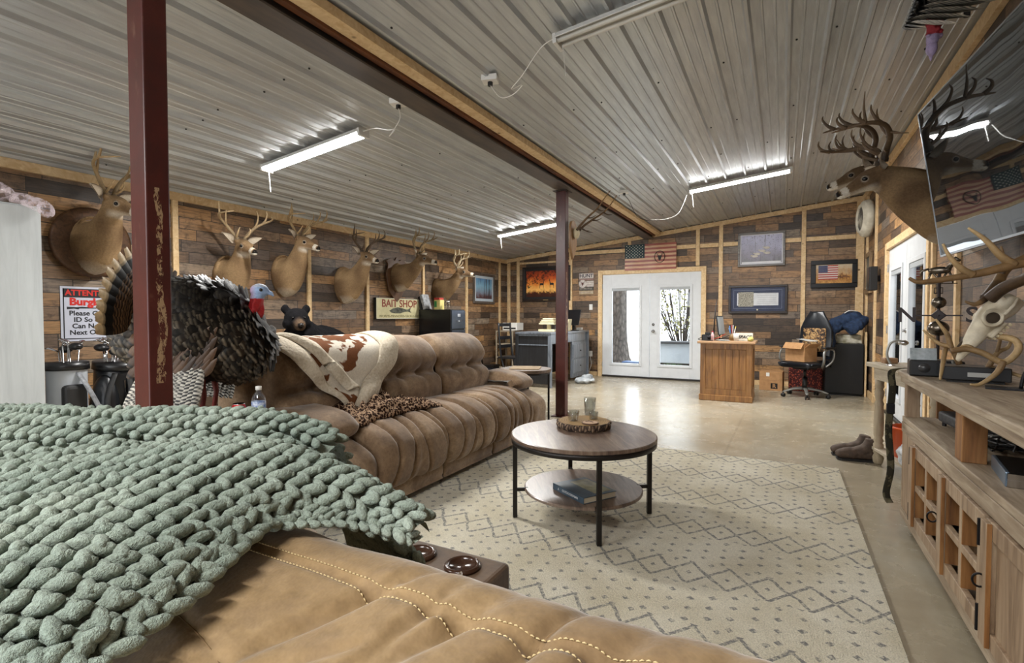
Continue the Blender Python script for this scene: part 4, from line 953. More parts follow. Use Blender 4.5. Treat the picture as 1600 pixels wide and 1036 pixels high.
# tail fan, tilted back, facing forward
b=MB(); TC=Vector((-.18,0,.48))
fdir=Vector((1,0,.10)).normalized()
for k in range(23):
    a=R(-100+200*k/22); d=Vector((-.10,math.sin(a),math.cos(a))).normalized()
    feather(b,TC+Vector((-.004*abs(k-11),0,0))+d*.03,d,fdir,.345,.092,tailcol,n=60,m=4,curl=-.02,cup=.12)
b.build('tail_fan',FEATH,tk,True)
b=MB()
for k in range(17):
    a=R(-90+180*k/16); d=Vector((.06,math.sin(a),math.cos(a))).normalized(); feather(b,TC+Vector((.02,0,0)),d,fdir,.26,.085,lambda u,v: hx('4E3A28')[:3] if v>.9 else FB,n=12,m=3)
b.build('tail_coverts',FEATH,tk,True)
# head
HO=Vector((-.045,0,-.08)); NB=[p+HO for p in cr([(.16,0,.50),(.255,0,.50),(.30,0,.545),(.325,0,.61),(.335,0,.665)],4)]; b=MB()
b.M=Matrix.Identity(4)
b=MB(); b.tube(NB,crv([.06,.045,.04,.036,.034],4),14); b.M=Matrix.Translation(HO); b.ell((.345,0,.695),(.048,.036,.038),nu=16,nv=12); b.tube([(.375,0,.69),(.405,0,.68),(.418,0,.664)],[.016,.011,.004],8)
rw=random.Random(9)
for i in range(60): z=rw.uniform(.50,.64); a=rw.uniform(-1.6,1.6); b.ell((.30+.035*math.cos(a)+(z-.5)*.15,.042*math.sin(a),z),(.011,.011,.012),nu=6,nv=5)
b.ell((.35,0,.595),(.02,.014,.05),nu=10,nv=8)
RED=hx('A81E22')[:3]; BLU=hx('8FA6C8')[:3]; PNK=hx('C46A72')[:3]
organic('head',b,SKIN,tk,.0055,1,lambda co,no: RED if co.z<.572 else lerp3(lerp3(BLU,PNK,max(0,(.295-co.x)*14)),WHT,.3 if co.z>.635 else 0))
for s in (-1,1): MB().ell((.317,s*.035,.618),(.009,.006,.009),nu=8,nv=6).build('eye',EYE,tk,True)
MB().tube(cr([(.30,0,.44),(.36,0,.36),(.37,0,.26),(.36,0,.18)],5),[.014]*8+[.012]*4+[.009]*4,8).build('beard',MATTEBLACK,tk,True)
LEG=mat('turkey_leg','6E2A26','8C4038',30,.5)
for s in (-1,1):
    b=MB(); b.tube([(.02,s*.08,.26),(.05,s*.08,.07),(.03,s*.08,-.058)],[.028,.013,.012],8)
    for a in (-.5,0,.5): b.tube([(.03,s*.08,-.060),(.03+.08*math.cos(a),s*.08+.08*math.sin(a),-.064)],[.011,.006],6)
    b.build('leg',LEG,tk,True)
# -- flying turkey near the ceiling --
fk=thing('flying_turkey','flying wild turkey mount with barred wings hanging from the wall above the television','turkey mount',(.62,2.86,2.74),R(0))
b=MB(); b.ell((.06,-.05,.10),(.17,.24,.13),nu=24,nv=14); b.tube(cr([(.02,.10,.06),(0,.17,-.02),(-.01,.20,-.12)],4),[.09]*5+[.06]*4,12)
core=organic('body',b,FEATH,fk,.014,2,lambda co,no: FB)
b=MB(); cand=[(v.co.copy(),v.normal.copy()) for v in core.data.vertices][::5]
for co,no in cand:
    fl=Vector((0,-1,.1)); fl=fl-no*fl.dot(no); fl=(fl.normalized()+no*.2).normalized() if fl.length>.1 else Vector((0,-1,0))
    feather(b,co-no*.004,fl,no,.06,.045,lambda u,v: SHN if v>.85 else FB,n=6,m=2)
b.build('body_feathers',FEATH,fk,True)
b=MB(); b.tube(cr([(-.01,.20,-.10),(-.015,.215,-.17),(-.02,.22,-.24)],4),crv([.035,.028,.024],4),12); b.ell((-.02,.225,-.265),(.024,.026,.036),nu=14,nv=10); b.tube([(-.02,.23,-.29),(-.02,.235,-.32)],[.012,.004],8)
for i in range(40): z=rw.uniform(-.22,-.10); a=rw.uniform(0,2*PI); b.ell((-.015+.028*math.cos(a),.215+.028*math.sin(a),z),(.009,.009,.009),nu=6,nv=5)
organic('head',b,SKIN,fk,.0045,1,lambda co,no: hx('8C1E2A')[:3] if co.z>-.21 else lerp3(hx('7F86A8')[:3],PNK,.2))
MB().ell((-.044,.225,-.262),(.005,.006,.006),nu=8,nv=6).build('eye',EYE,fk,True)
MB().tube(cr([(.06,.02,-.02),(.065,.03,-.12),(.06,.03,-.24)],4),[.012]*9,7).build('beard',MATTEBLACK,fk,True)
for tag_,p0,p1,dr in (('a',Vector((-.06,.60,.035)),Vector((-.02,.40,.23)),Vector((.14,-.85,-.42))),('b',Vector((.10,-.05,.16)),Vector((.22,-.30,.24)),Vector((-.02,-.9,.05)))):
    b=MB()
    for row,(Lf,Wf,nz) in enumerate(((1.15,.13,0),(.55,.11,.012),(.3,.09,.022))):
        N=16+row*3
        for k in range(N):
            f=k/(N-1); base=p0.lerp(p1,f)+Vector((0,0,-nz)); d=dr+Vector((-.10+.15*f,-.1*f,0))
            feather(b,base,d,Vector((-.3,0,-1)),Lf*(.8+.2*math.sin(PI*f)),Wf,wingcol(k) if row==0 else (lambda u,v: WB if (v>.82 and abs(u-.5)<.35) else FB),n=40 if row==0 else 8,m=3,cup=.08)
    b.build('wing',FEATH,fk,True)
# ================= RIGHT SIDE: MEDIA STAND =================
def rebase(root):
    bpy.context.view_layer.update(); ds=[]
    def rec(o):
        for c in o.children: ds.append(c); rec(c)
    rec(root); pts=[c.matrix_world@Vector(q) for c in ds if c.type=='MESH' for q in c.bound_box]
    inv=root.matrix_world.inverted(); pts=[inv@p for p in pts]
    cx=(min(p.x for p in pts)+max(p.x for p in pts))/2; cy=(min(p.y for p in pts)+max(p.y for p in pts))/2; cz=min(p.z for p in pts); c=Vector((cx,cy,cz))
    seen=set()
    for o in root.children: o.location=o.location-c if o.rotation_euler[:]!=(0,0,0) or o.location.length>1e-6 or o.type!='MESH' else o.location; 
    for o in root.children:
        if o.type=='MESH' and o.rotation_euler[:]==(0,0,0) and o.location.length<1e-6:
            o.data.transform(Matrix.Translation(-c))
            for g in o.children: g.data.transform(Matrix.Translation(-c)) if g.location.length<1e-6 else None
    root.location=root.matrix_world@c
for r_ in (sofa,love,bl,cow): rebase(r_)
IRON=mat('black_iron','17161A',rough=.45,metal=.5)
st=thing('media_stand','weathered wood media stand with glass paned doors below the television','media stand',(0,0,0))
SX=.62; SE=3.62; S0=.70; BK=1.08
MB().box(SX-.03,BK+.02,S0-.03,SE+.03,.872,.902).build('top_board',STAND,st,bev=.006)
MB().box(SX-.018,BK,S0-.02,SE+.02,.835,.870).build('top_moulding',STAND,st,bev=.008)
MB().box(SX-.01,BK,S0,SE,.615,.645).build('middle_shelf',STAND,st,bev=.004)
MB().box(SX-.012,SX+.03,S0,SE,.555,.614).build('front_rail',STAND,st,bev=.003)
MB().box(BK-.015,BK,S0,SE,.07,.835).build('back_panel',STANDIN,st); MB().box(SX+.02,BK-.015,SE-.03,SE,.09,.614).build('end_panel',STANDX,st,bev=.002)
MB().box(SX+.14,BK-.015,SE-.025,SE-.003,.645,.834).build('end_panel',STANDIN,st)
for y in (2.60,1.60,S0+.04): MB().box(SX-.002,SX+.075,y-.045,y+.045,.645,.835).build('shelf_post',STANDIN if y==2.60 else STANDX,st,bev=.003)
MB().box(SX-.002,SX+.06,SE-.06,SE-.0,.645,.835).build('shelf_post',STANDX,st,bev=.003)
MB().box(SX-.012,SX+.03,S0,SE,.075,.125).build('bottom_rail',STAND,st,bev=.003); MB().box(SX,BK-.015,S0,SE,.09,.11).build('bottom_board',STANDX,st)
for x in (SX+.05,BK-.06):
    for y in (S0+.08,2.1,SE-.08): MB().cyl((x,y,0),(x,y,.075),.022,.028,14).build('foot',IRON,st,True)
for y0,y1 in ((3.30,SE),(1.08,1.14),(S0,.75)): MB().box(SX-.008,SX+.025,y0,y1,.125,.555).build('face_stile',STANDX,st,bev=.003)
DUSK=mat('dusty_pane','4A4438','6A6252',9,.15)
def sdoor(y1,y0,glass=True,knob=1):
    d=MB().box(SX-.020,SX+.005,y1-.06,y1-.004,.135,.548).box(SX-.020,SX+.005,y0+.004,y0+.06,.135,.548).box(SX-.020,SX+.005,y0+.06,y1-.06,.135,.19).box(SX-.020,SX+.005,y0+.06,y1-.06,.49,.548)
    ym=(y0+y1)/2
    if glass: d.box(SX-.018,SX+.003,ym-.015,ym+.015,.19,.49).box(SX-.018,SX+.003,y0+.06,ym-.015,.325,.355).box(SX-.018,SX+.003,ym+.015,y1-.06,.325,.355)
    d=d.build('door',STANDX,st,bev=.003)
    MB().box(SX+.030 if glass else SX-.008,SX+.034 if glass else SX+.002,y0+.058,y1-.058,.188,.492).build('glass_pane' if glass else 'door_panel',DUSK if glass else STANDX,d)
    if glass:
        for a0,a1 in ((y0+.06,ym-.015),(ym+.015,y1-.06)):
            for c0_,c1_ in ((.19,.325),(.355,.49)): MB().box(SX-.016,SX+.034,a1-.006,a1+.001,c0_,c1_).build('pane_jamb',STANDIN,d)
    MB().box(SX-.034,SX-.020,y1-.062,y1-.004,.14,.545).build('edge_strip',STANDX,d,bev=.002); MB().box(SX-.033,SX-.021,y1-.066,y1-.061,.14,.545).build('amber_edge',STANDIN,d)
    ky=y0+.03 if knob>0 else y1-.03
    if knob==0:
        for z in (.20,.49): MB().box(SX-.027,SX-.02,y0-.018,y0+.026,z-.035,z+.035).cyl((SX-.03,y0+.004,z-.045),(SX-.03,y0+.004,z+.045),.006,n=8).build('hinge',IRON,d)
        return
    b=MB(); b.lathe([(.001,0),(.022,0),(.02,.004),(.008,.008),(.008,.02),(.001,.02)],n=20); o=b.build('knob_plate',IRON,d,True); o.location=(SX-.0205,ky,.345); o.rotation_euler=(0,-PI/2,0)
    MB().tube([(SX-.04+.018*math.cos(a),ky,.345+.022*math.sin(a)) for a in [2*PI*k/16 for k in range(17)]],.0035,6).build('ring_pull',IRON,d,True)
    hy=y1-.004 if knob>0 else y0+.004
    for z in (.20,.49): MB().box(SX-.027,SX-.02,hy-.022,hy+.022,z-.035,z+.035).cyl((SX-.03,hy,z-.045),(SX-.03,hy,z+.045),.006,n=8).build('hinge',IRON,d)
sdoor(3.29,2.75,True,1); sdoor(2.745,2.225,True,0); sdoor(2.21,1.60,False,-1); sdoor(1.595,1.145,False,-1)
rebase(st)
# camo strap over the far corner
t=NT('camo_cloth'); v=t.vor(t.mapv(t.obj(),(18,18,9)),1,out=1); q=t.noise(t.obj(),14,3); CAMO=t.fin(t.ramp(q,[(.35,'2E2C22'),(.5,'5B5642'),(.62,'77705A'),(.7,'34301F')],'CONSTANT'),.9,0,q,.3)
o=thing('camo_strap','long camouflage strap hanging from the far corner of the media stand','strap',(0,0,0))
pth=cr([(.72,3.60,.918),(.62,3.66,.915),(.572,3.68,.89),(.565,3.69,.80),(.568,3.69,.68),(.56,3.695,.5),(.566,3.69,.3),(.56,3.70,.16),(.565,3.69,.11)],6); n_=len(pth)-1
b=MB(); b.grid(lambda u,v: pth[int(v*n_)]+Vector(((u-.5)*.038+.006*math.sin(v*20),(u-.5)*.02+.004*math.sin(v*31),0)),4,n_,thick=.003); b.build('webbing',CAMO,o,True)
MB().box(.545,.585,3.675,3.70,.64,.70).build('buckle',IRON,o,bev=.004); rebase(o)
# ---- things on the stand ----
ZT=.902
def K(x,z,y=3.0): k=3.0/2.8; return Vector((x*k,y,1.21+(z-1.21)*k))
BONE=m_vcol('bone_skull',.55,30,.15,.2,.4); bc=hx('D2C8B2')[:3]; bd=hx('8C7A5C')[:3]
sk=thing('deer_skull','bleached deer skull with heavy brown antlers resting on loose antlers on the media stand','skull',(0,0,0))
hb=K(.80,1.255); fw=(K(.625,1.045)-K(.80,1.255)).normalized(); HS=frame(hb,fw,Vector((0,0,1)),0)
b=MB(); b.M=HS
secs=[(-.05,-.01,.030,.035),(0,0,.052,.052),(.05,.008,.058,.050),(.085,.006,.060,.045),(.12,-.004,.042,.042),(.17,-.014,.032,.036),(.22,-.024,.024,.026),(.265,-.034,.017,.016),(.29,-.04,.011,.009)]
P_=cr([(a,c,0) for a,c,_,_ in secs],3); Wd=crv([q[2] for q in secs],3); Ht=crv([q[3] for q in secs],3)
b.loft([[Vector((p.x,math.sin(a)*w_,p.y+math.cos(a)*h_)) for a in [2*PI*k/18 for k in range(18)]] for p,w_,h_ in zip(P_,Wd,Ht)])
for s in (-1,1):
    b.cyl((-.005,s*.03,.03),(-.015,s*.035,.065),.018,.016,10)
    b.tube([(.075+.034*math.cos(a),s*(.057+.004*math.cos(a)),.006+.032*math.sin(a)) for a in [2*PI*k/14 for k in range(15)]],.0085,7)
    b.tube([(.04,s*.066,-.012),(-.01,s*.068,-.008),(-.045,s*.05,-.002)],.007,7)
    b.tube([(.06,s*.032,-.045),(.14,s*.026,-.052)],[.012,.010],8)
organic('cranium',b,BONE,sk,.0045,1,lambda co,no: lerp3(bc,bd,.25+.8*noise.noise(co*22)))
for s in (-1,1):
    o=MB(); o.M=HS; o.ell((.075,s*.056,.006),(.027,.010,.025),nu=16,nv=10); o.build('eye_socket',mat('socket_dark','3A2E22',rough=.9),sk,True)  # dark solid stands in for the shade inside the orbit
    o=MB(); o.M=HS
    for k in range(6): o.cbox((.055+.016*k,s*.028,-.063),(.011,.008,.014))
    o.build('teeth',mat('teeth_ivory','C9BC9C','8E7D5E',60,.5),sk,bev=.002)
o=MB(); o.M=HS; o.ell((.215,0,-.003),(.038,.008,.010),nu=12,nv=8); o.build('nasal_opening',mat('socket_dark','3A2E22',rough=.9),sk,True)  # dark solid stands in for the shade inside the nose hole
hcB=hx('7A5E3C')[:3]; hd_=hx('3E2C1C')[:3]; ht_=hx('BFA274')[:3]
def ant(b,path,r0,r1,dark=0,n=9):
    q=cr(path,6); N=len(q); b.tube(q,[r0+(r1-r0)*(i/(N-1))**1.2 for i in range(N)],n,[lerp3(hd_ if i<N*.25*dark else hcB,ht_ if not dark else hcB,i/(N-1)) for i in range(N)])
b=MB(); k2=lambda x,z,y: Vector((x*y/2.8,y,1.21+(z-1.21)*y/2.8))
ant(b,[k2(.755,1.285,2.97),k2(.80,1.33,2.93),k2(.87,1.37,2.85),k2(.93,1.42,2.72),k2(.90,1.435,2.62),k2(.82,1.42,2.58),k2(.735,1.395,2.57),k2(.66,1.38,2.56),k2(.57,1.365,2.55),k2(.515,1.362,2.54),k2(.485,1.38,2.54)],.026,.006,1,11)
ant(b,[k2(.83,1.42,2.58),k2(.785,1.46,2.57),k2(.735,1.53,2.56),k2(.68,1.583,2.55)],.017,.004); ant(b,[k2(.70,1.385,2.56),k2(.665,1.41,2.55),k2(.625,1.46,2.54),k2(.598,1.522,2.54)],.015,.004)
b.build('antler',HORN,sk,True)
b=MB(); ant(b,[k2(.745,1.285,3.05),k2(.775,1.34,3.1),k2(.80,1.40,3.2),k2(.86,1.45,3.25),k2(.97,1.50,3.2)],.026,.012,1,11); ant(b,[k2(.79,1.38,3.15),k2(.795,1.44,3.15),k2(.785,1.50,3.15)],.013,.004,1)
ant(b,[k2(.74,1.285,3.02),k2(.71,1.262,3.0),k2(.675,1.275,3.0)],.014,.004,1); b.build('antler',HORN,sk,True); rebase(sk)
def shed(label,paths,loc=(0,0,0)):
    o=thing('shed_antler',label,'antler',(0,0,0)); b=MB()
    for p,r0,r1 in paths: ant(b,p,r0,r1)
    b.build('beam',HORN,o,True); rebase(o); return o
shed('loose forked tan antler lying under the skull with its tip on the stand top',[([K(.63,1.065,2.98),K(.68,1.075,2.98),K(.73,1.06,2.97),K(.775,1.03,2.96),K(.80,1.03,2.95),K(.832,1.075,2.95),K(.825,1.115,2.96),K(.78,1.13,2.99)],.013,.014),([K(.79,1.03,2.95),K(.765,.98,2.94),K(.715,.935,2.93),(.73,2.92,.912)],.014,.004),([K(.715,1.06,2.98),K(.685,1.09,2.98),K(.66,1.08,3.0)],.010,.004)])
shed('loose antler left of the skull with a dark upright tine',[([K(.69,1.0,3.12),K(.66,1.07,3.12),K(.62,1.09,3.13),K(.585,1.125,3.14),K(.565,1.15,3.15)],.013,.004),([K(.66,1.07,3.12),K(.645,1.13,3.12),K(.625,1.165,3.12),K(.603,1.20,3.12)],.013,.004),([K(.64,1.07,3.12),K(.615,.98,3.05),K(.60,.94,3.0)],.011,.004)])
shed('loose antler behind the skull with two thin tines pointing up',[([K(.78,.96,3.14),K(.82,1.05,3.15),K(.86,1.08,3.16),K(.87,1.13,3.16)],.013,.004),([K(.82,1.05,3.15),K(.83,1.12,3.15),K(.822,1.155,3.15)],.009,.003),([K(.80,.99,3.14),K(.86,.97,3.1),K(.92,.94,3.05)],.011,.005)])
o=thing('cable_box','black cable box with a grey label under the loose antlers','electronics box',(.80,3.16,ZT),R(-8)); MB().box(-.12,.12,-.09,.09,.012,.075).build('case',BLACK,o,bev=.004); MB().box(-.10,.10,-.07,.07,0,.012).build('feet',MATTEBLACK,o); MB().box(-.03,.06,-.0915,-.09,.03,.05).build('label_plate',mat('grey_label','A8A8A4'),o)
o=thing('desk_radio','small black radio with a tilted grey screen at the far end of the media stand','radio',(.70,3.37,ZT),R(-6))
MB().box(-.11,.11,-.07,.07,0,.085).build('case',BLACK,o,bev=.008); b=MB(); b.cbox((-.05,-.02,.11),(.11,.006,.075),rx=-.5); b.build('tilted_screen',mat('grey_screen','8A9296','B9C0C4',30,.3),o,bev=.002)
MB().cyl((-.05,-.072,.045),(-.05,-.078,.045),.025,n=18).build('dial',mat('dial_grey','3A3A3C',rough=.3),o,True); MB().tube([(.03,-.072,.09),(.035,-.076,.05),(.05,-.078,.02),(.07,-.076,.045),(.06,-.072,.088)],.006,8).build('earbud_pouch',mat('pouch_grey','7D7A74',rough=.6),o,True)
# weather vane
wv=thing('weather_vane','bronze weather vane with horse figure, globes and N S letters on the media stand','weather vane',(.70,3.47,ZT+.0))
wv.location=(.745,3.54,ZT); wl=lambda x,z: (x,0,z)
BRZM=mat('aged_bronze','6E655A',rough=.25,metal=.9); DIR=mat('vane_iron','2C2424',rough=.5,metal=.5)
MB().cyl((0,0,0),(0,0,.57),.008,n=10).build('rod',DIR,wv); MB().cyl((0,0,0),(0,0,.015),.07,n=24).build('base',DIR,wv)
MB().ell((0,0,.245),(.048,.048,.042),nu=22,nv=14).build('globe',BRZM,wv,True); MB().ell((0,0,.385),(.033,.033,.032),nu=20,nv=12).build('globe',BRZM,wv,True)
MB().prism([(-.035,.315),(0,.28),(.035,.315),(0,.35)],-.02,.02,'y').build('hub',DIR,wv,bev=.004)
MB().bar((-.10,0,.315),(.10,0,.315),.008,.008).bar((0,-.10,.315),(0,.10,.315),.008,.008).build('direction_arms',DIR,wv)
text('letter_n','N',.115,DIR,wv,(-.135,0,.315),(PI/2,0,R(0)),.004,bold=.002); text('letter_s','S',.115,DIR,wv,(.135,0,.315),(PI/2,0,R(0)),.004,bold=.002)
for c in wv.children: pass
wv.rotation_euler=(0,0,R(-14))
MB().tube([(-.02,0,.435),(.015,0,.435),(.015,0,.465),(-.02,0,.465),(-.02,0,.435)],.003,6).build('bracket',DIR,wv)
b=MB(); b.ell((0,0,.56),(.05,.016,.02),nu=14,nv=8)
for x,d in ((-.035,-.01),(-.028,.02),(.032,-.015),(.04,.012)): b.tube([(x,0,.55),(x+d,0,.52),(x+d*1.4,0,.49)],[.007,.005,.004],6)
b.tube([(.035,0,.565),(.055,0,.60),(.06,0,.62)],[.014,.010,.008],8); b.tube([(.058,0,.622),(.085,0,.605)],[.011,.006],8); b.tube([(-.045,0,.57),(-.075,0,.56),(-.08,0,.53)],[.006,.008,.003],6); b.bar((-.075,0,.487),(.075,0,.487),.006,.005)
b.build('horse_figure',BRZM,wv,True)
b=MB(); b.ell((0,0,0),(.025,.025,.03),nu=12,nv=8); 
# black iron sculpture
o=thing('iron_sculpture','black iron arched sculpture on a flat base at the right of the media stand','sculpture',(.97,2.86,ZT),R(-14))
MB().box(-.20,.14,-.045,.045,0,.008).build('base_plate',IRON,o,bev=.002)
for x0,h,w_ in ((-.09,.20,.30),(.0,.13,.2)):
    b=MB(); q=cr([(x0,0,.008),(x0+.02,0,h*.45),(x0+w_*.35,0,h*.8),(x0+w_*.7,0,h)],5); b.tube(q,[.011]*len(q),4,flat=.6); b.build('arch',IRON,o,True)
MB().prism([(-.06,.25),(.12,.36),(.16,.33),(.02,.24)],-.006,.006,'y').build('wing_plate',IRON,o,bev=.002)
MB().cyl((.10,0,.008),(.10,0,.33),.006,n=8).build('stem',IRON,o)
# shelf contents
o=thing('game_console','slim black and steel game console on the middle shelf','game console',(.80,2.37,.6465),R(-8))
MB().prism([(-.13,0),(.13,0),(.145,.046),(-.145,.046)],-.12,.12,'x').build('lower_case',BLACK,o,bev=.003)
MB().box(-.12,.12,-.145,.145,.024,.027).build('gap_line',CHROME,o); MB().prism([(-.150,.046),(-.138,0),(-.134,0),(-.146,.046)],-.12,.12,'x').build('edge_strip',CHROME,o)
b=MB(); b.cbox((-.118,0,.023),(.012,.27,.05)); b.build('front_bezel',mat('blue_steel','7F93A8',rough=.3,metal=.7),o,bev=.003)
o=thing('game_controller','white game controller lying on the console','game controller',(.86,2.31,.6945),R(30)); b=MB(); b.ell((0,0,.018),(.055,.03,.018),nu=16,nv=10)
for s in (-1,1): b.tube([(s*.045,0,.018),(s*.062,-.045,.014),(s*.06,-.065,.012)],[.022,.016,.009],10)
organic('shell',b,WHPLAS,o,.004,2)
for s in (-1,1): MB().cyl((s*.022,-.018,.033),(s*.022,-.018,.044),.009,n=14).build('thumbstick',BLACK,o,True)
MB().box(-.015,.015,-.002,.02,.033,.037).build('touchpad',BLACK,o,bev=.002)
o=thing('network_box','low black network box at the far end of the middle shelf','electronics box',(.83,3.28,.6465),R(5)); MB().box(-.10,.10,-.12,.12,.02,.075).build('case',mat('dusty_black','26272A','4A4C50',40,.5),o,bev=.012)
for x,y in ((-.08,-.09),(.08,-.09),(-.08,.09),(.08,.09)): MB().cyl((x,y,0),(x,y,.02),.01,n=8).build('foot',BLACK,o)
o=thing('cable_tangle','tangle of black and white cables on the middle shelf','cables',(.85,2.93,.6465)); rnd=random.Random(12)
for c,cn in ((BLACK,4),(WHPLAS,1),(mat('grey_cable','5A5A5A'),2)):
    for i in range(cn):
        pts=[(rnd.uniform(-.14,.16),rnd.uniform(-.22,.22),rnd.uniform(.006,.05)) for _ in range(9)]; MB().tube(cr(pts,8),.0038,6).build('cable',c,o,True)
# television
tv=bpy.data.objects.new('television',None); COL.objects.link(tv); tag(tv,'large flat television tilted down on the right wall, its screen mirroring the room','television')
ya=R(4.9); wx=Vector((math.sin(ya),-math.cos(ya),0)); up=Vector((-.150,0,1)).normalized(); nx=wx.cross(up).normalized(); up=nx.cross(wx).normalized()
TW,THh=1.68,.955
c0=Vector((.905,4.27,1.60)); ctr=c0+wx*TW/2
Mx=Matrix((wx,-nx,up)).transposed().to_4x4() if nx.x>0 else Matrix((wx,-nx,up)).transposed().to_4x4()
# local x: along the wall towards the camera, local -y: into the room, z: up
Mx=Matrix((wx,up.cross(wx),up)).transposed().to_4x4(); tv.matrix_world=Matrix.Translation(ctr)@Mx
sgn=-1 if (up.cross(wx)).x>0 else 1   # side that faces the room
MB().box(-TW/2,TW/2,*( (-.0,.03) if sgn<0 else (-.03,0)),0,THh).build('back_shell',BLACK,tv,bev=.004)
t=NT('screen_glass'); nn=t.noise(t.mapv(t.obj(),(1.2,1,2.2)),1.6,1); t.b.inputs['IOR'].default_value=1.8; SCR=t.fin('5C6064',.02,.88,nn,.05,.04)
y_=-.0015 if sgn<0 else .0015
MB().box(-TW/2+.009,TW/2-.009,min(0,y_),max(0,y_),.012,THh-.009).build('screen',SCR,tv)
b=MB(); f0,f1=(-.004,.002) if sgn<0 else (-.002,.004)
b.box(-TW/2,-TW/2+.008,f0,f1,0,THh).box(TW/2-.008,TW/2,f0,f1,0,THh).box(-TW/2,TW/2,f0,f1,THh-.008,THh).box(-TW/2,TW/2,f0,f1,0,.012).build('bezel',mat('silver_bezel','9A9DA0',rough=.3,metal=.8),tv)
s_=1 if sgn<0 else -1
MB().box(-.3,.3,*sorted((s_*.03,s_*.06)),.25,.7).build('wall_bracket',IRON,tv,bev=.004); MB().box(-.06,.06,*sorted((s_*.06,s_*.16)),.3,.55).build('bracket_arm',IRON,tv)
o=thing('wall_shelf_bracket','black hanging cable drop below the television','cable',(1.13,2.5,1.62)); o.name='hanging_cable'; MB().tube(cr([(0,0,0),(-.03,.03,-.15),(.0,.02,-.35),(-.04,0,-.6),(-.08,0,-.70)],6),.005,6).build('cable',BLACK,o,True)
# ---- entry table ----
et=thing('console_table','whitewashed console table with turned legs beyond the media stand','console table',(.64,5.12,0),R(-78.5)); WW=m_wood('whitewashed','8E8270','ADA18C','C2B7A2',0,1,.6,.2); WWL=m_wood('grey_turned','857760','A1927A','B5A78F',2,1,.6,.2)
MB().box(-.03,1.05,-.02,.37,.80,.835).build('tabletop',WW,et,bev=.005)
MB().box(.03,1.0,.02,.035,.70,.80).box(.03,1.0,.32,.335,.70,.80).box(.03,.045,.02,.335,.70,.80).box(.985,1.0,.02,.335,.70,.80).build('apron',WW,et,bev=.002)
for x in (.06,.96):
    for y in (.05,.30):
        MB().lathe([(.022,0),(.034,.02),(.04,.06),(.03,.09),(.036,.10),(.036,.17),(.028,.18),(.036,.20),(.026,.22),(.034,.25),(.036,.35),(.03,.48),(.034,.50),(.024,.53),(.03,.56),(.034,.60),(.024,.62),(.034,.64),(.03,.66),(.034,.70)],(x,y,0),20).build('leg',WWL,et,True)
MB().box(.02,1.0,.015,.335,.115,.14).build('lower_shelf',WW,et,bev=.004)
o=thing('plastic_bucket','orange plastic bucket on the lower shelf of the console table','bucket',(.87,4.80,.142)); MB().lathe([(.001,0),(.105,0),(.13,.22),(.136,.22),(.136,.235),(.127,.235),(.10,.006),(.001,.006)],n=32).build('tub',mat('orange_plastic','D4551E',rough=.4),o,True)
o=thing('plastic_bag','crumpled grey white bag beside the orange bucket','bag',(.80,4.48,.142)); b=MB(); b.ell((0,0,.09),(.07,.08,.09),nu=20,nv=14); organic('bag',b,mat('bag_grey','7E8288','C6C8CA',30,.6),o,.008,0,None,lambda co,no:.02*noise.noise(co*22))
BOOTM=mat('brown_boot','3E3129','5A493C',20,.75,bump=.4)
for dx,dy,lab in ((.54,5.27,'brown slipper boot on the floor, the one farther from the console table leg'),(.565,5.13,'brown slipper boot on the floor tucked against the turned table leg')):
    o=thing('boot',lab,'boot',(dx,dy,0),R(8),'boots by the console table'); b=MB(); b.tube(cr([(-.125,0,.050),(-.06,0,.058),(.02,0,.062),(.11,0,.06)],4),crv([.040,.052,.050,.048],4),16); b.ell((-.115,0,.052),(.048,.046,.036),nu=16,nv=10); b.tube(cr([(.0,0,.07),(.06,0,.10),(.09,0,.15),(.10,0,.19)],4),crv([.05,.052,.046,.045],4),14); organic('upper',b,BOOTM,o,.008,6,None,lambda co,no:.003*noise.noise(co*40)); MB().prism([(a,c) for a,c in [(-.15,-.03),(-.12,-.05),(.12,-.045),(.15,-.02),(.15,.02),(.12,.045),(-.12,.05),(-.15,.03)]],0,.018).build('sole',MATTEBLACK,o)
o=thing('faucet_hook','curled white hook handle ornament on the console table','ornament',(.80,4.86,.835)); MB().tube(cr([(-.06,0,.005),(-.085,0,.08),(-.07,0,.16),(-.03,0,.19),(.03,0,.18)],6),.009,8).build('curl',mat('pewter','A9A9A4',rough=.35,metal=.5),o,True); o.name='curled_ornament'
MB().ell((.02,0,.175),(.03,.02,.02),nu=12,nv=8).build('knob',CHROME,o,True); MB().lathe([(.001,0),(.03,0),(.028,.01),(.001,.012)],(-.06,0,-.004),16).build('foot',CHROME,o)
o=thing('wood_block','small raw wood block with a knot on the far end of the console table','wood block',(.76,5.05,.835),R(20)); MB().box(-.05,.05,-.03,.03,0,.045).build('block',m_wood('raw_block','6E4E36','A07C5C','C09C7C',0,2),o,bev=.008)
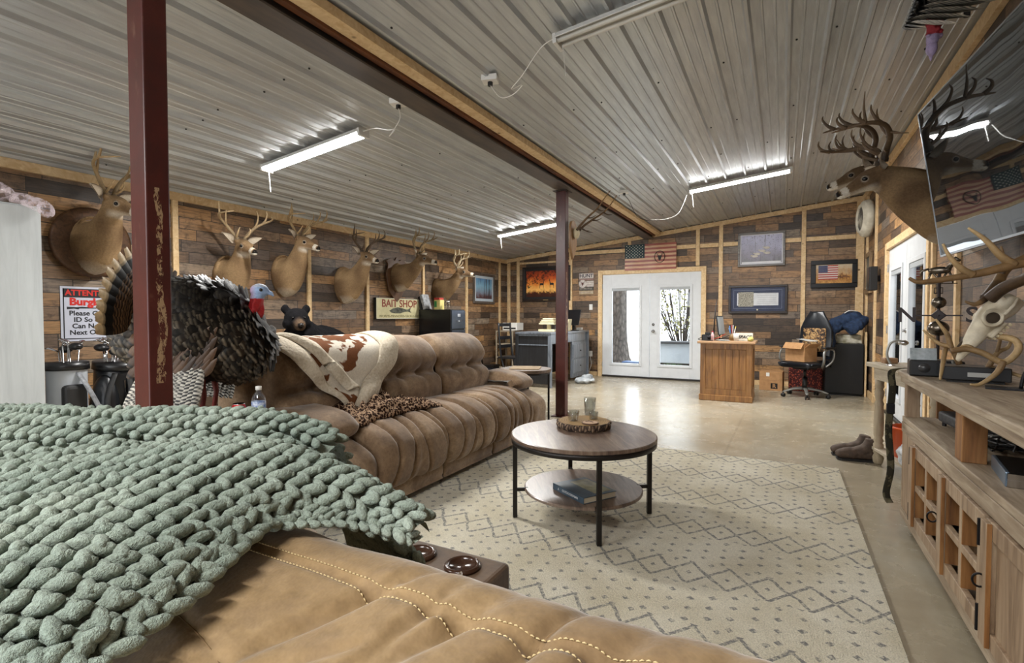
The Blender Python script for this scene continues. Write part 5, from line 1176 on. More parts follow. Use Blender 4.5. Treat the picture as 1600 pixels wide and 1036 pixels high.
# ---- right wall decor ----
o=thing('round_wall_mirror','thick white framed round mirror high on the right wall by the corner','mirror',(1.105,9.15,2.66)); o.rotation_euler=(0,-PI/2,R(7)); o.scale=(.88,.88,1.1)
MB().lathe([(.20,0),(.305,0),(.315,.03),(.30,.075),(.285,.09),(.255,.095),(.235,.12),(.215,.12),(.20,.10)],n=56).build('frame',mat('cream_frame','B5AE9C','D2CCBB',8,.5),o,True); MB().cyl((0,0,.01),(0,0,.10),.205,n=40).build('mirror_glass',mat('mirror_grey','6E757C',rough=.25,metal=.3),o)
def wallpic(label,loc,facing,w_,h_,fw_,fm,border,bm_,img,dep=.03,nm='framed_picture',cat='picture',grp=None,tilt=0):
    "local x = right when looking at it, -y faces the viewer"
    rz={'S':0,'E':PI/2,'W':-PI/2}[facing]; o=thing(nm,label,cat,loc,rz,grp)
    W2,H2=w_/2,h_/2; b=MB().box(-W2,W2,-dep,0,-H2,-H2+fw_).box(-W2,W2,-dep,0,H2-fw_,H2).box(-W2,-W2+fw_,-dep,0,-H2+fw_,H2-fw_).box(W2-fw_,W2,-dep,0,-H2+fw_,H2-fw_); b.build('frame',fm,o,bev=.005)
    if border: MB().box(-W2+fw_,W2-fw_,-dep*.5,-.002,-H2+fw_,H2-fw_).build('mat_board',bm_,o)
    i=fw_+border; p=MB().box(-W2+i,W2-i,-dep*.55,-dep*.5 if border else -.002,-H2+i,H2-i).build('print',img,o)
    if tilt: o.rotation_euler=(0,tilt,rz)
    return o
def paint(key,fn): t=NT(key); p=t.obj(); x,y,z=t.sep(p)[:3]; return t.fin(fn(t,p,x,z),.35)
wallpic('small framed photo on the right wall beside the dark speaker',(1.146,9.35,1.87),'W',.50,.62,.07,m_wood('tan_frame','5A4630','8A7050','A58A66',2),.0,None,paint('bw_photo',lambda t,p,x,z:t.ramp(t.vor(t.mapv(p,(14,14,5)),1),[(.2,'1A1C1A'),(.6,'6E7468'),(.9,'C4C8BE')])),.04)
o=thing('wall_speaker','black wall speaker beside the right french doors','speaker',(1.115,8.48,1.73)); MB().box(-.09,.0,-.10,.10,-.16,.16).build('cabinet',MATTEBLACK,o,bev=.006); MB().box(0,.035,-.02,.02,-.04,.04).build('bracket',IRON,o); MB().box(-.096,-.09,-.09,.09,-.15,.15).build('grille',BLACK,o)

# ================= BACK WALL =================
BY=YB-.002
def sunset(t,p,x,z):
    n=t.noise(p,7,5,.6); g=t.math('MULTIPLY_ADD',n,.35,t.math('MULTIPLY_ADD',z,-1.1,.32)); c=t.ramp(g,[(.15,'6E2412'),(.35,'C4501E'),(.5,'F0903A'),(.62,'FFC46A'),(.75,'8C3414'),(.95,'24120C')])
    tr=t.math('MULTIPLY',t.math('GREATER_THAN',t.noise(t.mapv(p,(1,1,1)),22,6,.75),.53),t.math('GREATER_THAN',t.math('ADD',t.math('MULTIPLY',z,1.4),t.math('MULTIPLY',x,-.6)),.12)); c=t.mix(t.math('MULTIPLY',tr,.9),c,'2A120A')
    gr=t.math('GREATER_THAN',t.math('MULTIPLY_ADD',t.noise(p,26,4),.2,-.20),t.math('ADD',z,.08)); return t.mix(t.math('MULTIPLY',gr,.85),c,'241208')
DARKW=mat('dark_frame','1E1512','2E211B',12,.35)
o=wallpic('sunset print of deer silhouettes in a dark frame, half hidden by the thin post',(-4.50,BY-.002,1.92),'S',1.12,.74,.045,DARKW,.045,mat('black_mat','1A1716'),paint('sunset_print',sunset),.05)
DSIL=[(-.5,0),(-.46,.42),(-.5,.62),(-.2,.68),(.2,.66),(.38,.9),(.42,1.05),(.36,1.25),(.46,1.12),(.52,1.28),(.52,1.06),(.66,.98),(.5,.92),(.42,.6),(.4,0),(.34,0),(.32,.42),(-.3,.42),(-.38,.3),(-.42,0)]
for dx,s_,f in ((-.10,.17,1),(.13,.17,-1)): MB().prism([(dx+f*a*s_*.6,-.10+b_*s_) for a,b_ in DSIL],-.030,-.028,'y').build('deer_silhouette',MATTEBLACK,o)
MB().box(-.06,.06,-.0515,-.05,-.355,-.345).build('name_plate',mat('brass_plate','B9A070',metal=.6),o)
# wooden flag
fl=thing('wooden_flag','carved wooden american flag with a deer head emblem above the french doors','flag',(-2.29,BY-.03,2.37)); FW,FH=.98,.50
REDW=m_wood('flag_red','6E2E20','94483A','A85C48',0,1,.4,.1); CRW=m_wood('flag_cream','A87C5A','C8A07C','D8B896',0,1,.4,.1)
for k in range(13):
    z0=-FH/2+k*FH/13; x0=-FW/2+(.385 if k>=6 else 0)
    b=MB(); b.grid(lambda u,v,x0=x0,z0=z0: Vector((x0+(FW/2-x0)*u,-.036-.005*math.sin((x0+(FW/2-x0)*u)*13),z0+v*FH/13)),24,1); b.box(x0,FW/2,-.03,.0,z0,z0+FH/13); b.build('stripe',REDW if k%2==0 else CRW,fl)
MB().box(-FW/2,-FW/2+.383,-.040,0,-FH/2+6*FH/13,FH/2).build('canton',mat('flag_teal','0C262C','143A40',8,.6),fl)
def star(r): return [(r*(1 if k%2==0 else .42)*math.sin(PI*k/5),r*(1 if k%2==0 else .42)*math.cos(PI*k/5)) for k in range(10)]
STW=mat('star_white','D8D4C4',rough=.4); b=MB()
for r_ in range(9):
    for c_ in range(6 if r_%2==0 else 5):
        cx=-FW/2+.035+(c_+(0 if r_%2==0 else .5))*.0625; cz=FH/2-.026-r_*.0275; b.prism([(cx+a,cz+c) for a,c in star(.0125)],-.0425,-.040,'y')
b.build('stars',STW,fl)
b=MB(); b.tube([(.185+.095*math.cos(a),-.044,-.01+.11*math.sin(a)) for a in [2*PI*k/32 for k in range(33)]],.006,6)
b.prism([(.185+a,-.01+c) for a,c in [(0,-.075),(.025,-.045),(.03,.0),(.055,.012),(.03,.022),(-.03,.022),(-.055,.012),(-.03,.0),(-.025,-.045)]],-.046,-.042,'y')
for s in (-1,1):
    b.tube([(.185+s*.015,-.045,.01),(.185+s*.05,-.045,.03),(.185+s*.06,-.045,.07)],.004,5); b.tube([(.185+s*.035,-.045,.022),(.185+s*.03,-.045,.06)],.003,5)
b.build('deer_emblem',MATTEBLACK,fl)
# hunt sign
hs=thing('hunt_sign','stacked white HUNT sign boards on the back wall above the light switch','sign',(-3.60,BY-.003,1.89)); OLDW=mat('old_white_paint','B5A8A4','D6CFC6',18,.6); TANP=mat('old_tan_paint','A58E72','BDAA8C',18,.6)
MB().box(-.155,.155,-.012,0,.11,.215).build('board',OLDW,hs,bev=.003); MB().box(-.155,.155,-.010,0,.075,.105).build('board',mat('rose_board','8C6E68','A58880',15),hs,bev=.002)
MB().box(.0,.16,-.012,0,-.06,.06).build('board',OLDW,hs,bev=.003); MB().box(-.155,.155,-.012,0,-.135,-.065).build('board',mat('dark_board','3E3A34','5E5A52',15),hs,bev=.002); MB().box(-.155,.155,-.012,0,-.215,-.14).build('board',TANP,hs,bev=.003)
o=MB().cyl((0,0,0),(0,0,.014),.082,n=32).build('round_badge',OLDW,hs,bev=.002); o.location=(-.08,-.0,0); o.rotation_euler=(PI/2,0,0)
text('lettering','HUNT',.105,mat('ink_dark','2E2A3C'),hs,(0,-.0125,.162),(PI/2,0,0),.001,bold=.002)
b=MB(); b.prism([(-.08+a*.8,c*.8) for a,c in [(0,-.06),(.022,-.02),(.03,.02),(0,.035),(-.03,.02),(-.022,-.02)]],-.016,-.014,'y')
for s in (-1,1): b.tube([(-.08+s*.01,-.0155,.02),(-.08+s*.04,-.0155,.035),(-.08+s*.038,-.0155,.06)],.004,5)
b.build('deer_emblem',mat('ink_brown','5A3028'),hs)
b=MB(); rnd=random.Random(2)
for z,x0,x1,h in ((.025,.015,.145,.022),(-.02,.015,.145,.022),(-.10,-.13,.13,.03),(-.178,-.13,.13,.035)):
    x=x0
    while x<x1: w_=rnd.uniform(.012,.02); b.box(x,x+w_*.6,-.0135,-.012,z-h/2,z+h/2); x+=w_+.008
b.build('worn_letter_marks',mat('ink_worn','7A6A60','C8BDAE',40),hs)
def plate(nm,label,x,z,kids):
    o=thing(nm,label,nm.replace('_',' '),(x,BY-.002,z)); MB().box(-.036,.036,-.006,0,-.058,.058).build('cover_plate',WHPLAS,o,bev=.003)
    for dz,h in kids: MB().box(-.012,.012,-.010,-.006,dz-h,dz+h).build('toggle' if len(kids)==1 else 'socket',WHPLAS,o,bev=.002)
    return o
plate('light_switch','white light switch plate on the back wall under the hunt sign',-3.50,1.41,[(0,.014)]); po=plate('wall_outlet','white wall outlet low on the back wall beside the black desk',-3.50,.45,[(-.024,.014),(.024,.014)])
MB().tube(cr([(0,-.012,-.024),(.01,-.05,-.08),(.03,-.05,-.2),(-.0,-.06,-.32),(-.04,-.04,-.42)],6),.005,6).build('power_cord',WHPLAS,po,True)
def wolves(t,p,x,z):
    n=t.noise(p,5,5,.6); c=t.ramp(t.math('MULTIPLY_ADD',z,1.2,t.math('MULTIPLY_ADD',n,.6,.2)),[(.2,'5E5C62'),(.4,'6E6678'),(.6,'8C8CA8'),(.8,'A4A2C0')])
    tr=t.math('GREATER_THAN',t.noise(t.mapv(p,(26,1,1.5)),1,4,.6),.60); c=t.mix(t.math('MULTIPLY',tr,.7),c,'3A3440')
    return t.mix(t.math('GREATER_THAN',t.noise(p,60,3),.62),c,'4E4A52')
o=wallpic('grey framed winter woods print of running pale animals, top picture on the back wall',(-.36,BY-.004,2.40),'S',.75,.60,.035,m_wood('pewter_frame','4E4A48','6E6A66','8A8680',0),.02,mat('pale_mat','C9C9D0'),paint('winter_print',wolves),.045)
b=MB()
for x_,z_ in ((-.06,-.08),(.02,-.03),(.09,.02),(-.1,-.12),(.1,-.07)): b.ell((x_,-.026,z_),(.05,.003,.022),nu=12,nv=6); b.ell((x_-.05,-.026,z_+.012),(.018,.003,.014),nu=8,nv=6)
b.build('painted_animals',mat('paint_white','C4BEB4',rough=.5),o,True); MB().box(-.31,.31,-.027,-.025,-.245,-.215).build('caption_strip',mat('paper_white','D8D8DC'),o)
o=wallpic('navy matted framed certificate with a small picture, lower frame on the back wall',(-.41,BY-.004,1.52),'S',.94,.50,.04,DARKW,.10,mat('navy_mat','2A3148','343C58',6),mat('cert_paper','C6C8CC','D8DADC',9),.045)
MB().box(-.31,-.06,-.0265,-.0255,-.13,.13).build('engraving',mat('engraving','5A5850','B9B4A4',70),o); MB().box(-.385,.385,-.0245,-.023,-.165,-.162).box(-.385,.385,-.0245,-.023,.162,.165).box(-.385,-.382,-.0245,-.023,-.165,.165).box(.382,.385,-.0245,-.023,-.165,.165).build('mat_line',mat('silver_line','9AA4B8'),o)
MB().cyl((0,-.023,-.185),(0,-.026,-.185),.014,n=16).build('medal',mat('medal','C8C0A8',metal=.5),o)
for k in range(6): MB().box(.0,.30,-.0268,-.0258,.10-.035*k,.103-.035*k).build('text_line',mat('ink_grey','8C8E92'),o)
o=wallpic('black framed print of an american flag and grazing deer near the corner',(.73,BY-.004,1.925),'S',.66,.46,.075,mat('black_frame','100F10',rough=.3),.0,None,paint('prairie_print',lambda t,p,x,z:t.mix(t.ramp(t.math('MULTIPLY_ADD',t.noise(p,18,4),.3,z),[(.1,(0,0,0,1)),(.3,(1,1,1,1))]),t.ramp(t.noise(p,22,5,.7),[(.3,'8A5A26'),(.55,'C08A44'),(.7,'D8A860')]),'C9B89C')),.04)
b=MB(); r2=MB(); blu=MB().box(-.22,-.085,-.0262,-.0252,.02,.145)
for k in range(13): (b if k%2 else r2).box(-.22 if k>5 else -.22,.06,-.0252,-.024,.145-.0185*(k+1),.145-.0185*k)
b.build('white_stripes',mat('flag_white','D8CCC4'),o); r2.build('red_stripes',mat('flag_red_p','A83A34'),o); blu.build('flag_canton',mat('flag_blue_p','28305E'),o)
b=MB()
for r_ in range(5):
    for c_ in range(6): b.prism([(-.208+c_*.0222+a,.133-r_*.0245+c) for a,c in star(.006)],-.0268,-.0262,'y')
b.build('stars',STW,o); b=MB()
for dx,s_,f in ((.08,.09,1),(.15,.10,-1),(.20,.08,-1),(.11,.075,-1)): b.prism([(dx+f*a*s_*.6,-.10+b_*s_) for a,b_ in DSIL],-.0272,-.0266,'y')
b.build('painted_deer',mat('deer_paint','7A4E2C'),o)
# ---- left wall decor ----
LXW=XL+.002
def lake(t,p,x,z):
    n=t.noise(t.mapv(p,(16,16,1)),1,4); n2=t.noise(p,8,5); c=t.ramp(t.math('MULTIPLY_ADD',z,1.6,t.math('MULTIPLY_ADD',n2,.35,.4)),[(.1,'2A3A58'),(.3,'5A3A38'),(.45,'7E8C9E'),(.65,'7FB0C8'),(.9,'5A8CB8')]); return t.mix(t.math('MULTIPLY',t.math('GREATER_THAN',n,.60),.75),c,'2E2C30')
wallpic('framed blue marsh print near the back end of the left wall',(LXW,9.08,1.79),'E',.84,.62,.05,m_wood('frame_taupe','3A332E','5A5048','6E645A',2),.055,mat('pale_mat2','B9C4CC'),paint('marsh_print',lake),.03)
bs=thing('bait_shop_sign','cream BAIT SHOP board with a fish on the left wall','sign',(LXW,6.40,1.345),PI/2)
MB().box(-.54,.54,-.05,0,-.17,.16).build('board',[mat('sign_black_edge','0E0D0C')],bs); MB().box(-.535,.535,-.054,-.050,-.165,.155).build('face',mat('sign_cream','A8A07A','C6BE96',5,.5),bs)
MB().box(-.535,.535,-.0555,-.054,-.165,-.158).box(-.535,.535,-.0555,-.054,.148,.155).box(-.535,-.528,-.0555,-.054,-.165,.155).box(.528,.535,-.0555,-.054,-.165,.155).build('border_line',mat('sign_pale','D0CCB8'),bs)
text('lettering','BAIT SHOP',.165,mat('sign_red','7A3020'),bs,(0,-.055,.07),(PI/2,0,0),.001,bold=.003,sx=1.05); text('lettering','WORMS-MINNOWS-TACKLE-ICE',.052,mat('sign_olive','6A6640'),bs,(0,-.055,-.125),(PI/2,0,0),.001,sx=1.25)
fish=[(-.25,-.045),(-.17,-.01),(-.05,.012),(.05,.0),(.14,-.02),(.2,-.02),(.27,.01),(.25,-.04),(.28,-.075),(.2,-.055),(.12,-.06),(.0,-.085),(-.12,-.085),(-.2,-.075)]
MB().prism([(a,c+.005) for a,c in fish],-.057,-.054,'y').build('fish',mat('fish_dark','23241E','5E6050',25),bs)
bw=thing('burglar_sign','white and black ATTENTION burglars warning sign on the left wall','sign',(LXW,2.27,1.235),PI/2); SW,SH=.43,.48
MB().box(-SW/2,SW/2,-.004,0,-SH/2,SH/2).build('plate',mat('sign_white','C9CCDA',rough=.4),bw)
b=MB(); i=.018
b.box(-SW/2+i,SW/2-i,-.0052,-.004,SH/2-.095,SH/2-i)
for a in ((-SW/2+i,-SW/2+i+.008,-SH/2+i,SH/2-i),(SW/2-i-.008,SW/2-i,-SH/2+i,SH/2-i),(-SW/2+i,SW/2-i,-SH/2+i,-SH/2+i+.008)): b.box(a[0],a[1],-.0052,-.004,a[2],a[3])
SBK=mat('sign_black','101218'); b.build('black_band',SBK,bw); SRD=mat('sign_bright_red','D02418')
text('lettering','ATTENTION',.068,SRD,bw,(0,-.0056,SH/2-.056),(PI/2,0,0),.0008,bold=.0025,sx=.95); text('lettering','Burglars',.088,SRD,bw,(0,-.0045,.105),(PI/2,0,0),.0008,bold=.004,sx=1.05)
for z,s in ((.005,'Please Carry'),(-.052,'ID So We'),(-.108,'Can Notify'),(-.165,'Next Of Kin')): text('lettering',s,.058,SBK,bw,(0,-.0045,z),(PI/2,0,0),.0006,bold=.0015,sx=1.05)
MB().prism([(-.17,.062),(-.17,.040),(-.12,.046),(-.09,.040),(-.08,.048),(.15,.050),(.15,.055),(.02,.058),(-.06,.064),(-.10,.060)],-.0052,-.004,'y').build('rifle_graphic',SBK,bw)
# ================= LEFT FURNITURE =================
o=thing('storage_cabinet','tall pale grey cabinet at the left edge of the photo','cabinet',(-5.08,1.08,0))
GC=m_wood('pale_grey_laminate','A9ACAD','B4B8B8','BCC0C0',2,.8,.5,.02); MB().box(-.37,.35,-.55,.585,.06,2.0).build('carcass',GC,o,bev=.004); MB().box(.352,.37,-.545,.0,.09,1.985).build('door',GC,o,bev=.003); MB().box(.352,.37,.005,.583,.09,1.985).build('door',GC,o,bev=.003); MB().box(-.33,.33,-.5,.55,0,.06).build('plinth',BLACK,o)
for y in (-.05,.05): MB().cyl((.385,y,.95),(.385,y,1.1),.006,n=8).build('handle',CHROME,o)
o=thing('plastic_bag','clear plastic bag with pink netting on top of the grey cabinet','bag',(-4.80,1.36,2.0)); b=MB(); b.ell((0,-.1,.05),(.12,.26,.085),nu=20,nv=12); b.ell((.06,.24,.0),(.07,.07,.05),nu=14,nv=10)
t=NT('clear_film'); tr=t.new('ShaderNodeBsdfTransparent'); pr=t.b; pr.inputs['Roughness'].default_value=.12; pr.inputs['Base Color'].default_value=(.8,.68,.72,1); ms=t.new('ShaderNodeMixShader'); nn=t.noise(t.obj(),22,4); t.put(ms.inputs[0],t.ramp(nn,[(.45,(.06,.06,.06,1)),(.6,(.5,.5,.5,1))])); t.t.links.new(tr.outputs[0],ms.inputs[1]); t.t.links.new(pr.outputs[0],ms.inputs[2]); t.t.links.new(ms.outputs[0],t.out.inputs[0]); FILM=t.m
b=MB(); b.ell((.0,-.08,.075),(.12,.28,.095),nu=24,nv=14); b.tube(cr([(.10,.14,.04),(.16,.27,.0),(.19,.30,-.05),(.18,.29,-.09)],5),crv([.04,.05,.045,.02],5),12)
organic('film',b,FILM,o,.009,0,None,lambda co,no:.006*noise.noise(co*16))
t=NT('pink_net'); x,y,z=t.sep(t.obj())[:3]; g=t.math('MAXIMUM',t.math('GREATER_THAN',t.math('FRACT',t.math('MULTIPLY',y,70.0)),.6),t.math('GREATER_THAN',t.math('FRACT',t.math('MULTIPLY',z,70.0)),.6)); NETM=t.fin(t.mix(g,'8A5A62','D8A8AC'),.7)
b=MB(); b.ell((.0,-.12,.06),(.09,.19,.06),nu=20,nv=12); b.build('pink_netting',NETM,o,True)
# golf bags
def clubs(o,base,n,rnd,tilt):
    for i in range(n):
        a=rnd.uniform(0,2*PI); r=rnd.uniform(.0,.085); p0=Vector((r*math.cos(a),r*math.sin(a),base)); L=rnd.uniform(.08,.17); p1=p0+Vector((rnd.uniform(-.04,.04),rnd.uniform(-.04,.04),L)); d=Vector((math.cos(a+.5),math.sin(a+.5),0))
        c=thing('golf_club','club',None); bpy.data.objects.remove(c)
        b=MB(); b.tube([p0-Vector((0,0,.4)),p1],.005,6); k=b.build('club_shaft',CHROME,o,True)
        b=MB()
        if i%5==0: b.ell(p1+d*.04,(.055,.045,.03),nu=14,nv=10); b.build('wood_head',BLACK,k,True)
        else:
            q=[p1,p1+d*.02+Vector((0,0,.012)),p1+d*.06+Vector((0,0,.03)),p1+d*.085+Vector((0,0,.022))]; b.tube(q,[.008,.014,.022,.010],8,flat=.45); b.build('iron_head',CHROME,k,True)
g1=thing('golf_bag','black and white golf bag with blue panel next to the grey cabinet','golf bag',(-4.92,1.87,0)); 
MB().tube(cr([(0,0,.02),(0,0,.4),(0,0,.80),(0,0,.84)],3),[.125]*7+[.135]*3,20).build('bag_body',mat('bag_white','A9AEB4',rough=.6),g1,True)
MB().tube([(0,0,.80),(0,0,.86)],[.142,.138],20).build('top_collar',BLACK,g1,True)
b=MB(); b.cbox((.10,.0,.38),(.12,.15,.62)); b.build('side_pocket',MATTEBLACK,g1,bev=.03,seg=3); b=MB(); b.cbox((.075,.095,.30),(.10,.07,.40)); b.build('blue_panel',mat('blue_panel','3E6EA0'),g1,bev=.02)
MB().tube(cr([(.10,.02,.80),(.19,.06,.66),(.19,.14,.46),(.17,.18,.26),(.12,.12,.16)],6),.022,8,flat=.4).build('shoulder_strap',mat('strap_grey','5E6064','8A8C90',40),g1,True)
clubs(g1,.84,7,random.Random(4),0)
g2=thing('golf_bag','all black golf bag full of irons beside the thick red post','golf bag',(-5.05,2.24,0)); g2.rotation_euler=(R(0),R(5),0)
LB=mat('black_leatherette','15171B',rough=.35); MB().tube(cr([(0,0,.02),(0,0,.4),(0,0,.80)],4),[.15]*5+[.16]*4,22).build('bag_body',LB,g2,True); MB().tube([(0,0,.78),(0,0,.84)],[.175,.17],22).build('top_collar',BLACK,g2,True)
b=MB(); b.ell((.08,-.12,.45),(.12,.10,.30),nu=18,nv=12); b.build('side_pocket',LB,g2,True); b=MB(); b.ell((.13,.06,.35),(.08,.12,.24),nu=18,nv=12); b.build('front_pocket',LB,g2,True)
for s in (-1,1): MB().tube(cr([(.14,s*.05-.03,.76),(.22,s*.08-.08,.5),(.20,-s*.08-.05,.22)],6),.022,8,flat=.4).build('shoulder_strap',MATTEBLACK,g2,True)
MB().tube([(.16,-.02,.70),(.165,.0,.50)],.004,6).build('zipper',CHROME,g2)
clubs(g2,.84,12,random.Random(6),0)
# corner table
o=thing('corner_table','dark wood corner table between the sofas carrying the turkey','side table',(-2.66,1.555,0)); DW=m_wood('dark_walnut','2C1C12','46301F','5A4028',0,1,.35,.05)
MB().box(-.38,.40,-.24,.25,.628,.660).build('tabletop',DW,o,bev=.005); MB().box(-.35,.37,-.21,.22,.54,.628).build('apron',DW,o,bev=.003)
for x in (-.33,.35):
    for y in (-.19,.20): MB().box(x-.025,x+.025,y-.025,y+.025,0,.54).build('leg',DW,o,bev=.003)
o=thing('water_bottle','clear plastic water bottle with blue label beside the turkey','bottle',(-2.335,1.665,.6615)); MB().lathe([(.001,0),(.03,0),(.033,.01),(.033,.055),(.031,.06),(.033,.065),(.033,.13),(.030,.145),(.014,.172),(.0125,.185),(.001,.185)],n=28).build('bottle_body',THINGLASS,o,True)
MB().lathe([(.0335,.065),(.0338,.066),(.0338,.122),(.0335,.123)],n=28).build('label_sleeve',mat('label_blue','2E5EA8','D8E0EC',60,.4),o,True); MB().lathe([(.001,.18),(.0145,.18),(.0145,.198),(.001,.2)],n=20).build('cap',WHPLAS,o,True)
o=thing('soda_can','red soda can beside the water bottle','can',(-2.36,1.575,.6615)); MB().lathe([(.001,0),(.026,0),(.033,.01),(.033,.105),(.027,.118),(.026,.122)],n=28).build('can_body',mat('can_red','B01E24',rough=.25,metal=.5),o,True); MB().lathe([(.026,.122),(.0275,.1225),(.026,.118),(.001,.118)],n=28).build('can_lid',CHROME,o,True); b=MB(); b.prism([(-.022,.04),(.0,.055),(.022,.075),(.022,.062),(.0,.044),(-.022,.028)],-.0345,-.0325,'y'); b.build('white_swoosh',WHPLAS,o)
# stool table
o=thing('stool_table','small round table with beige top pad and black legs beyond the sofa arm','side table',(-2.60,5.22,0),R(20)); RW=m_wood('rustic_rim','3E3024','5E4A38','746050',0,1,.45,.1)
MB().lathe([(.001,.585),(.29,.585),(.295,.59),(.295,.615),(.29,.62),(.001,.62)],n=56).build('round_top',RW,o); MB().box(-.17,.17,-.17,.17,.62,.632).build('beige_pad',mat('beige_pad','9A8468','B39E80',15,.9),o,bev=.005); MB().lathe([(.265,.565),(.28,.565),(.28,.585),(.265,.585)],n=48).build('apron_ring',DKMETAL,o)
for k in range(4): a=k*PI/2; MB().cbox((.265*math.cos(a),.265*math.sin(a),.285),(.022,.022,.57),rz=a).build('leg',DKMETAL,o)
# filing cabinet
fc=thing('filing_cabinet','black metal filing cabinet against the left wall behind the sofa','filing cabinet',(-5.10,7.07,0)); FM=mat('black_enamel','0C0D10',rough=.25); FG=mat('drawer_steel','3E444E','5A6270',3,.25,.7)
MB().box(-.33,.32,-.2,.2,.03,1.33).build('case',FM,fc,bev=.004); MB().box(-.31,.30,-.18,.18,0,.03).build('plinth',BLACK,fc)
for k in range(4):
    z=.05+.32*k; d=MB().box(.322,.342,-.192,.192,z,z+.305).build('drawer',FG,fc,bev=.004)
    MB().box(.342,.348,-.04,.04,z+.20,z+.25).build('label_holder',CHROME,d,bev=.002); MB().tube([(.342,-.05,z+.13),(.365,-.045,z+.13),(.365,.045,z+.13),(.342,.05,z+.13)],.005,6).build('pull',CHROME,d,True)
for dx,dy,w_,h_,tl,c,lab in ((-.22,-.11,.05,.26,-.30,mat('binder_grey','6E7074','A4A6A8',30),'grey patterned binder leaning on top of the filing cabinet'),(-.30,-.10,.04,.22,-.20,mat('binder_black','1A1A1C'),'black binder leaning on top of the filing cabinet')):
    o=thing('ring_binder',lab,'binder',(-5.10+dx,7.07+dy,1.335)); o.rotation_euler=(0,tl,0); MB().box(-w_/2,w_/2,-.09,.09,0,h_).build('cover',c,o,bev=.003); MB().box(-w_/2+.005,w_/2-.005,-.086,.0895,.004,h_+.0005).build('pages',mat('page_edges','C9BFA8'),o)
o=thing('snack_carton','green and yellow carton with a red lid on the filing cabinet','carton',(-5.10,6.99,1.332)); MB().box(-.06,.06,-.06,.06,0,.16).build('carton',mat('carton_yellow','C2B468','D8CC88',9),o,bev=.003); MB().cbox((-.03,-.061,.09),(.05,.003,.10)).build('green_patch',mat('green_print','2E7A3A'),o); MB().box(-.062,.05,-.062,.062,.16,.195).build('red_lid',mat('lid_red','A83228'),o,bev=.006)
o=thing('glass_jar','small clear jar beside the carton on the filing cabinet','jar',(-4.93,7.0,1.332)); MB().lathe([(.001,0),(.03,0),(.033,.01),(.033,.11),(.026,.125)],n=24).build('jar_body',THINGLASS,o,True); MB().lathe([(.001,.125),(.028,.125),(.028,.14),(.001,.14)],n=24).build('lid',WHPLAS,o)
o=thing('cooler_box','small black and blue cooler box on the floor past the sofa','cooler',(-5.05,8.55,0)); MB().box(-.16,.16,-.13,.13,0,.24).build('box_body',mat('navy_plastic','1A2230',rough=.4),o,bev=.015); MB().box(-.17,.17,-.14,.14,.24,.285).build('lid',BLACK,o,bev=.01)
# ladder shelf
o=thing('open_shelf','narrow pale open shelf unit in the back left corner','shelf unit',(-5.09,9.45,0)); SHW=m_wood('pale_shelf','8A7E6C','A89C88','B8AC98',0,1,.5,.05)
for z in (.14,.36,.63,.90): MB().box(-.20,.20,-.22,.22,z,z+.022).build('shelf_board',SHW,o,bev=.002)
for x in (-.19,.19):
    for y in (-.21,.21): MB().box(x-.012,x+.012,y-.012,y+.012,0,.90).build('upright',SHW,o)
o=thing('desk_printer','white printer on top of the pale shelf unit','printer',(-5.0,9.45,.925)); MB().box(-.17,.17,-.15,.15,0,.16).build('case',WHPLAS,o,bev=.012); MB().box(-.14,.14,-.153,-.15,.03,.06).build('paper_slot',BLACK,o)
# black desk
bd=thing('black_desk','tall black distressed wood desk by the back wall','desk',(-3.79,8.85,0)); BKW=m_wood('black_wash','121214','1C1D20','2A2C30',2,1,.4,.2); BKG=m_wood('grey_wash','5A6068','747C86','8C94A0',2,1,.3,.1)
MB().box(-.34,.34,-.97,.95,.905,.945).build('desktop',m_wood('desk_top','3A3D42','5E636B','7C828A',1,1,.3,.05),bd,bev=.006)
MB().box(-.31,.31,-.95,-.92,.06,.905).build('end_panel',BKW,bd,bev=.003); MB().box(-.31,.31,-.958,-.95,.72,.735).box(-.31,.31,-.958,-.95,.88,.90).build('panel_moulding',BKG,bd)
for x in (-.31,.31):
    for y in (-.935,.92): MB().box(x-.03,x+.03,y-.03,y+.03,0,.905).build('corner_post',BKG if x>0 else BKW,bd,bev=.004)
MB().box(.27,.30,-.90,.89,.74,.905).build('drawer_rail',BKG,bd,bev=.003); MB().box(.27,.305,.1,.89,.06,.74).build('drawer_bank',BKG,bd,bev=.003); MB().box(-.30,-.27,-.92,.89,.10,.905).build('modesty_panel',BKW,bd)
for z in (.14,.43): 
    d=MB().box(.305,.318,.14,.85,z,z+.26).build('drawer',BKG,bd,bev=.004); MB().ell((.33,.5,z+.13),(.012,.012,.012),nu=10,nv=8).build('knob',IRON,d,True)
d=MB().box(.30,.312,-.55,.10,.76,.885).build('drawer',BKG,bd,bev=.003); MB().ell((.322,-.2,.82),(.012,.012,.012),nu=10,nv=8).build('knob',IRON,d,True)
o=thing('paper_tray_stack','stack of cream folders and paper trays on the black desk','paper stack',(-3.78,8.55,.947)); CR_=mat('cream_paper','C9BE98','DDD3B0',9,.7); MB().box(-.16,.16,-.12,.12,0,.035).build('bottom_folder',CR_,o); MB().box(-.03,.03,-.03,.03,.035,.12).build('riser',CR_,o)
for k in range(4): b=MB(); b.cbox((.01*k,0,.135+.03*k),(.30-.03*k,.24,.022)); b.build('tray',CR_,o,bev=.003)
o=thing('file_holder','grey and cream upright file holder on the black desk behind the post','file holder',(-3.60,8.75,.947)); MB().box(-.12,.06,-.08,.08,0,.20).build('grey_files',mat('file_grey','5A5E60','8C9090',30),o,bev=.003); MB().prism([(.065,0),(.13,0),(.16,.22),(.06,.22)],-.08,.08,'y').build('cream_holder',CR_,o,bev=.002)
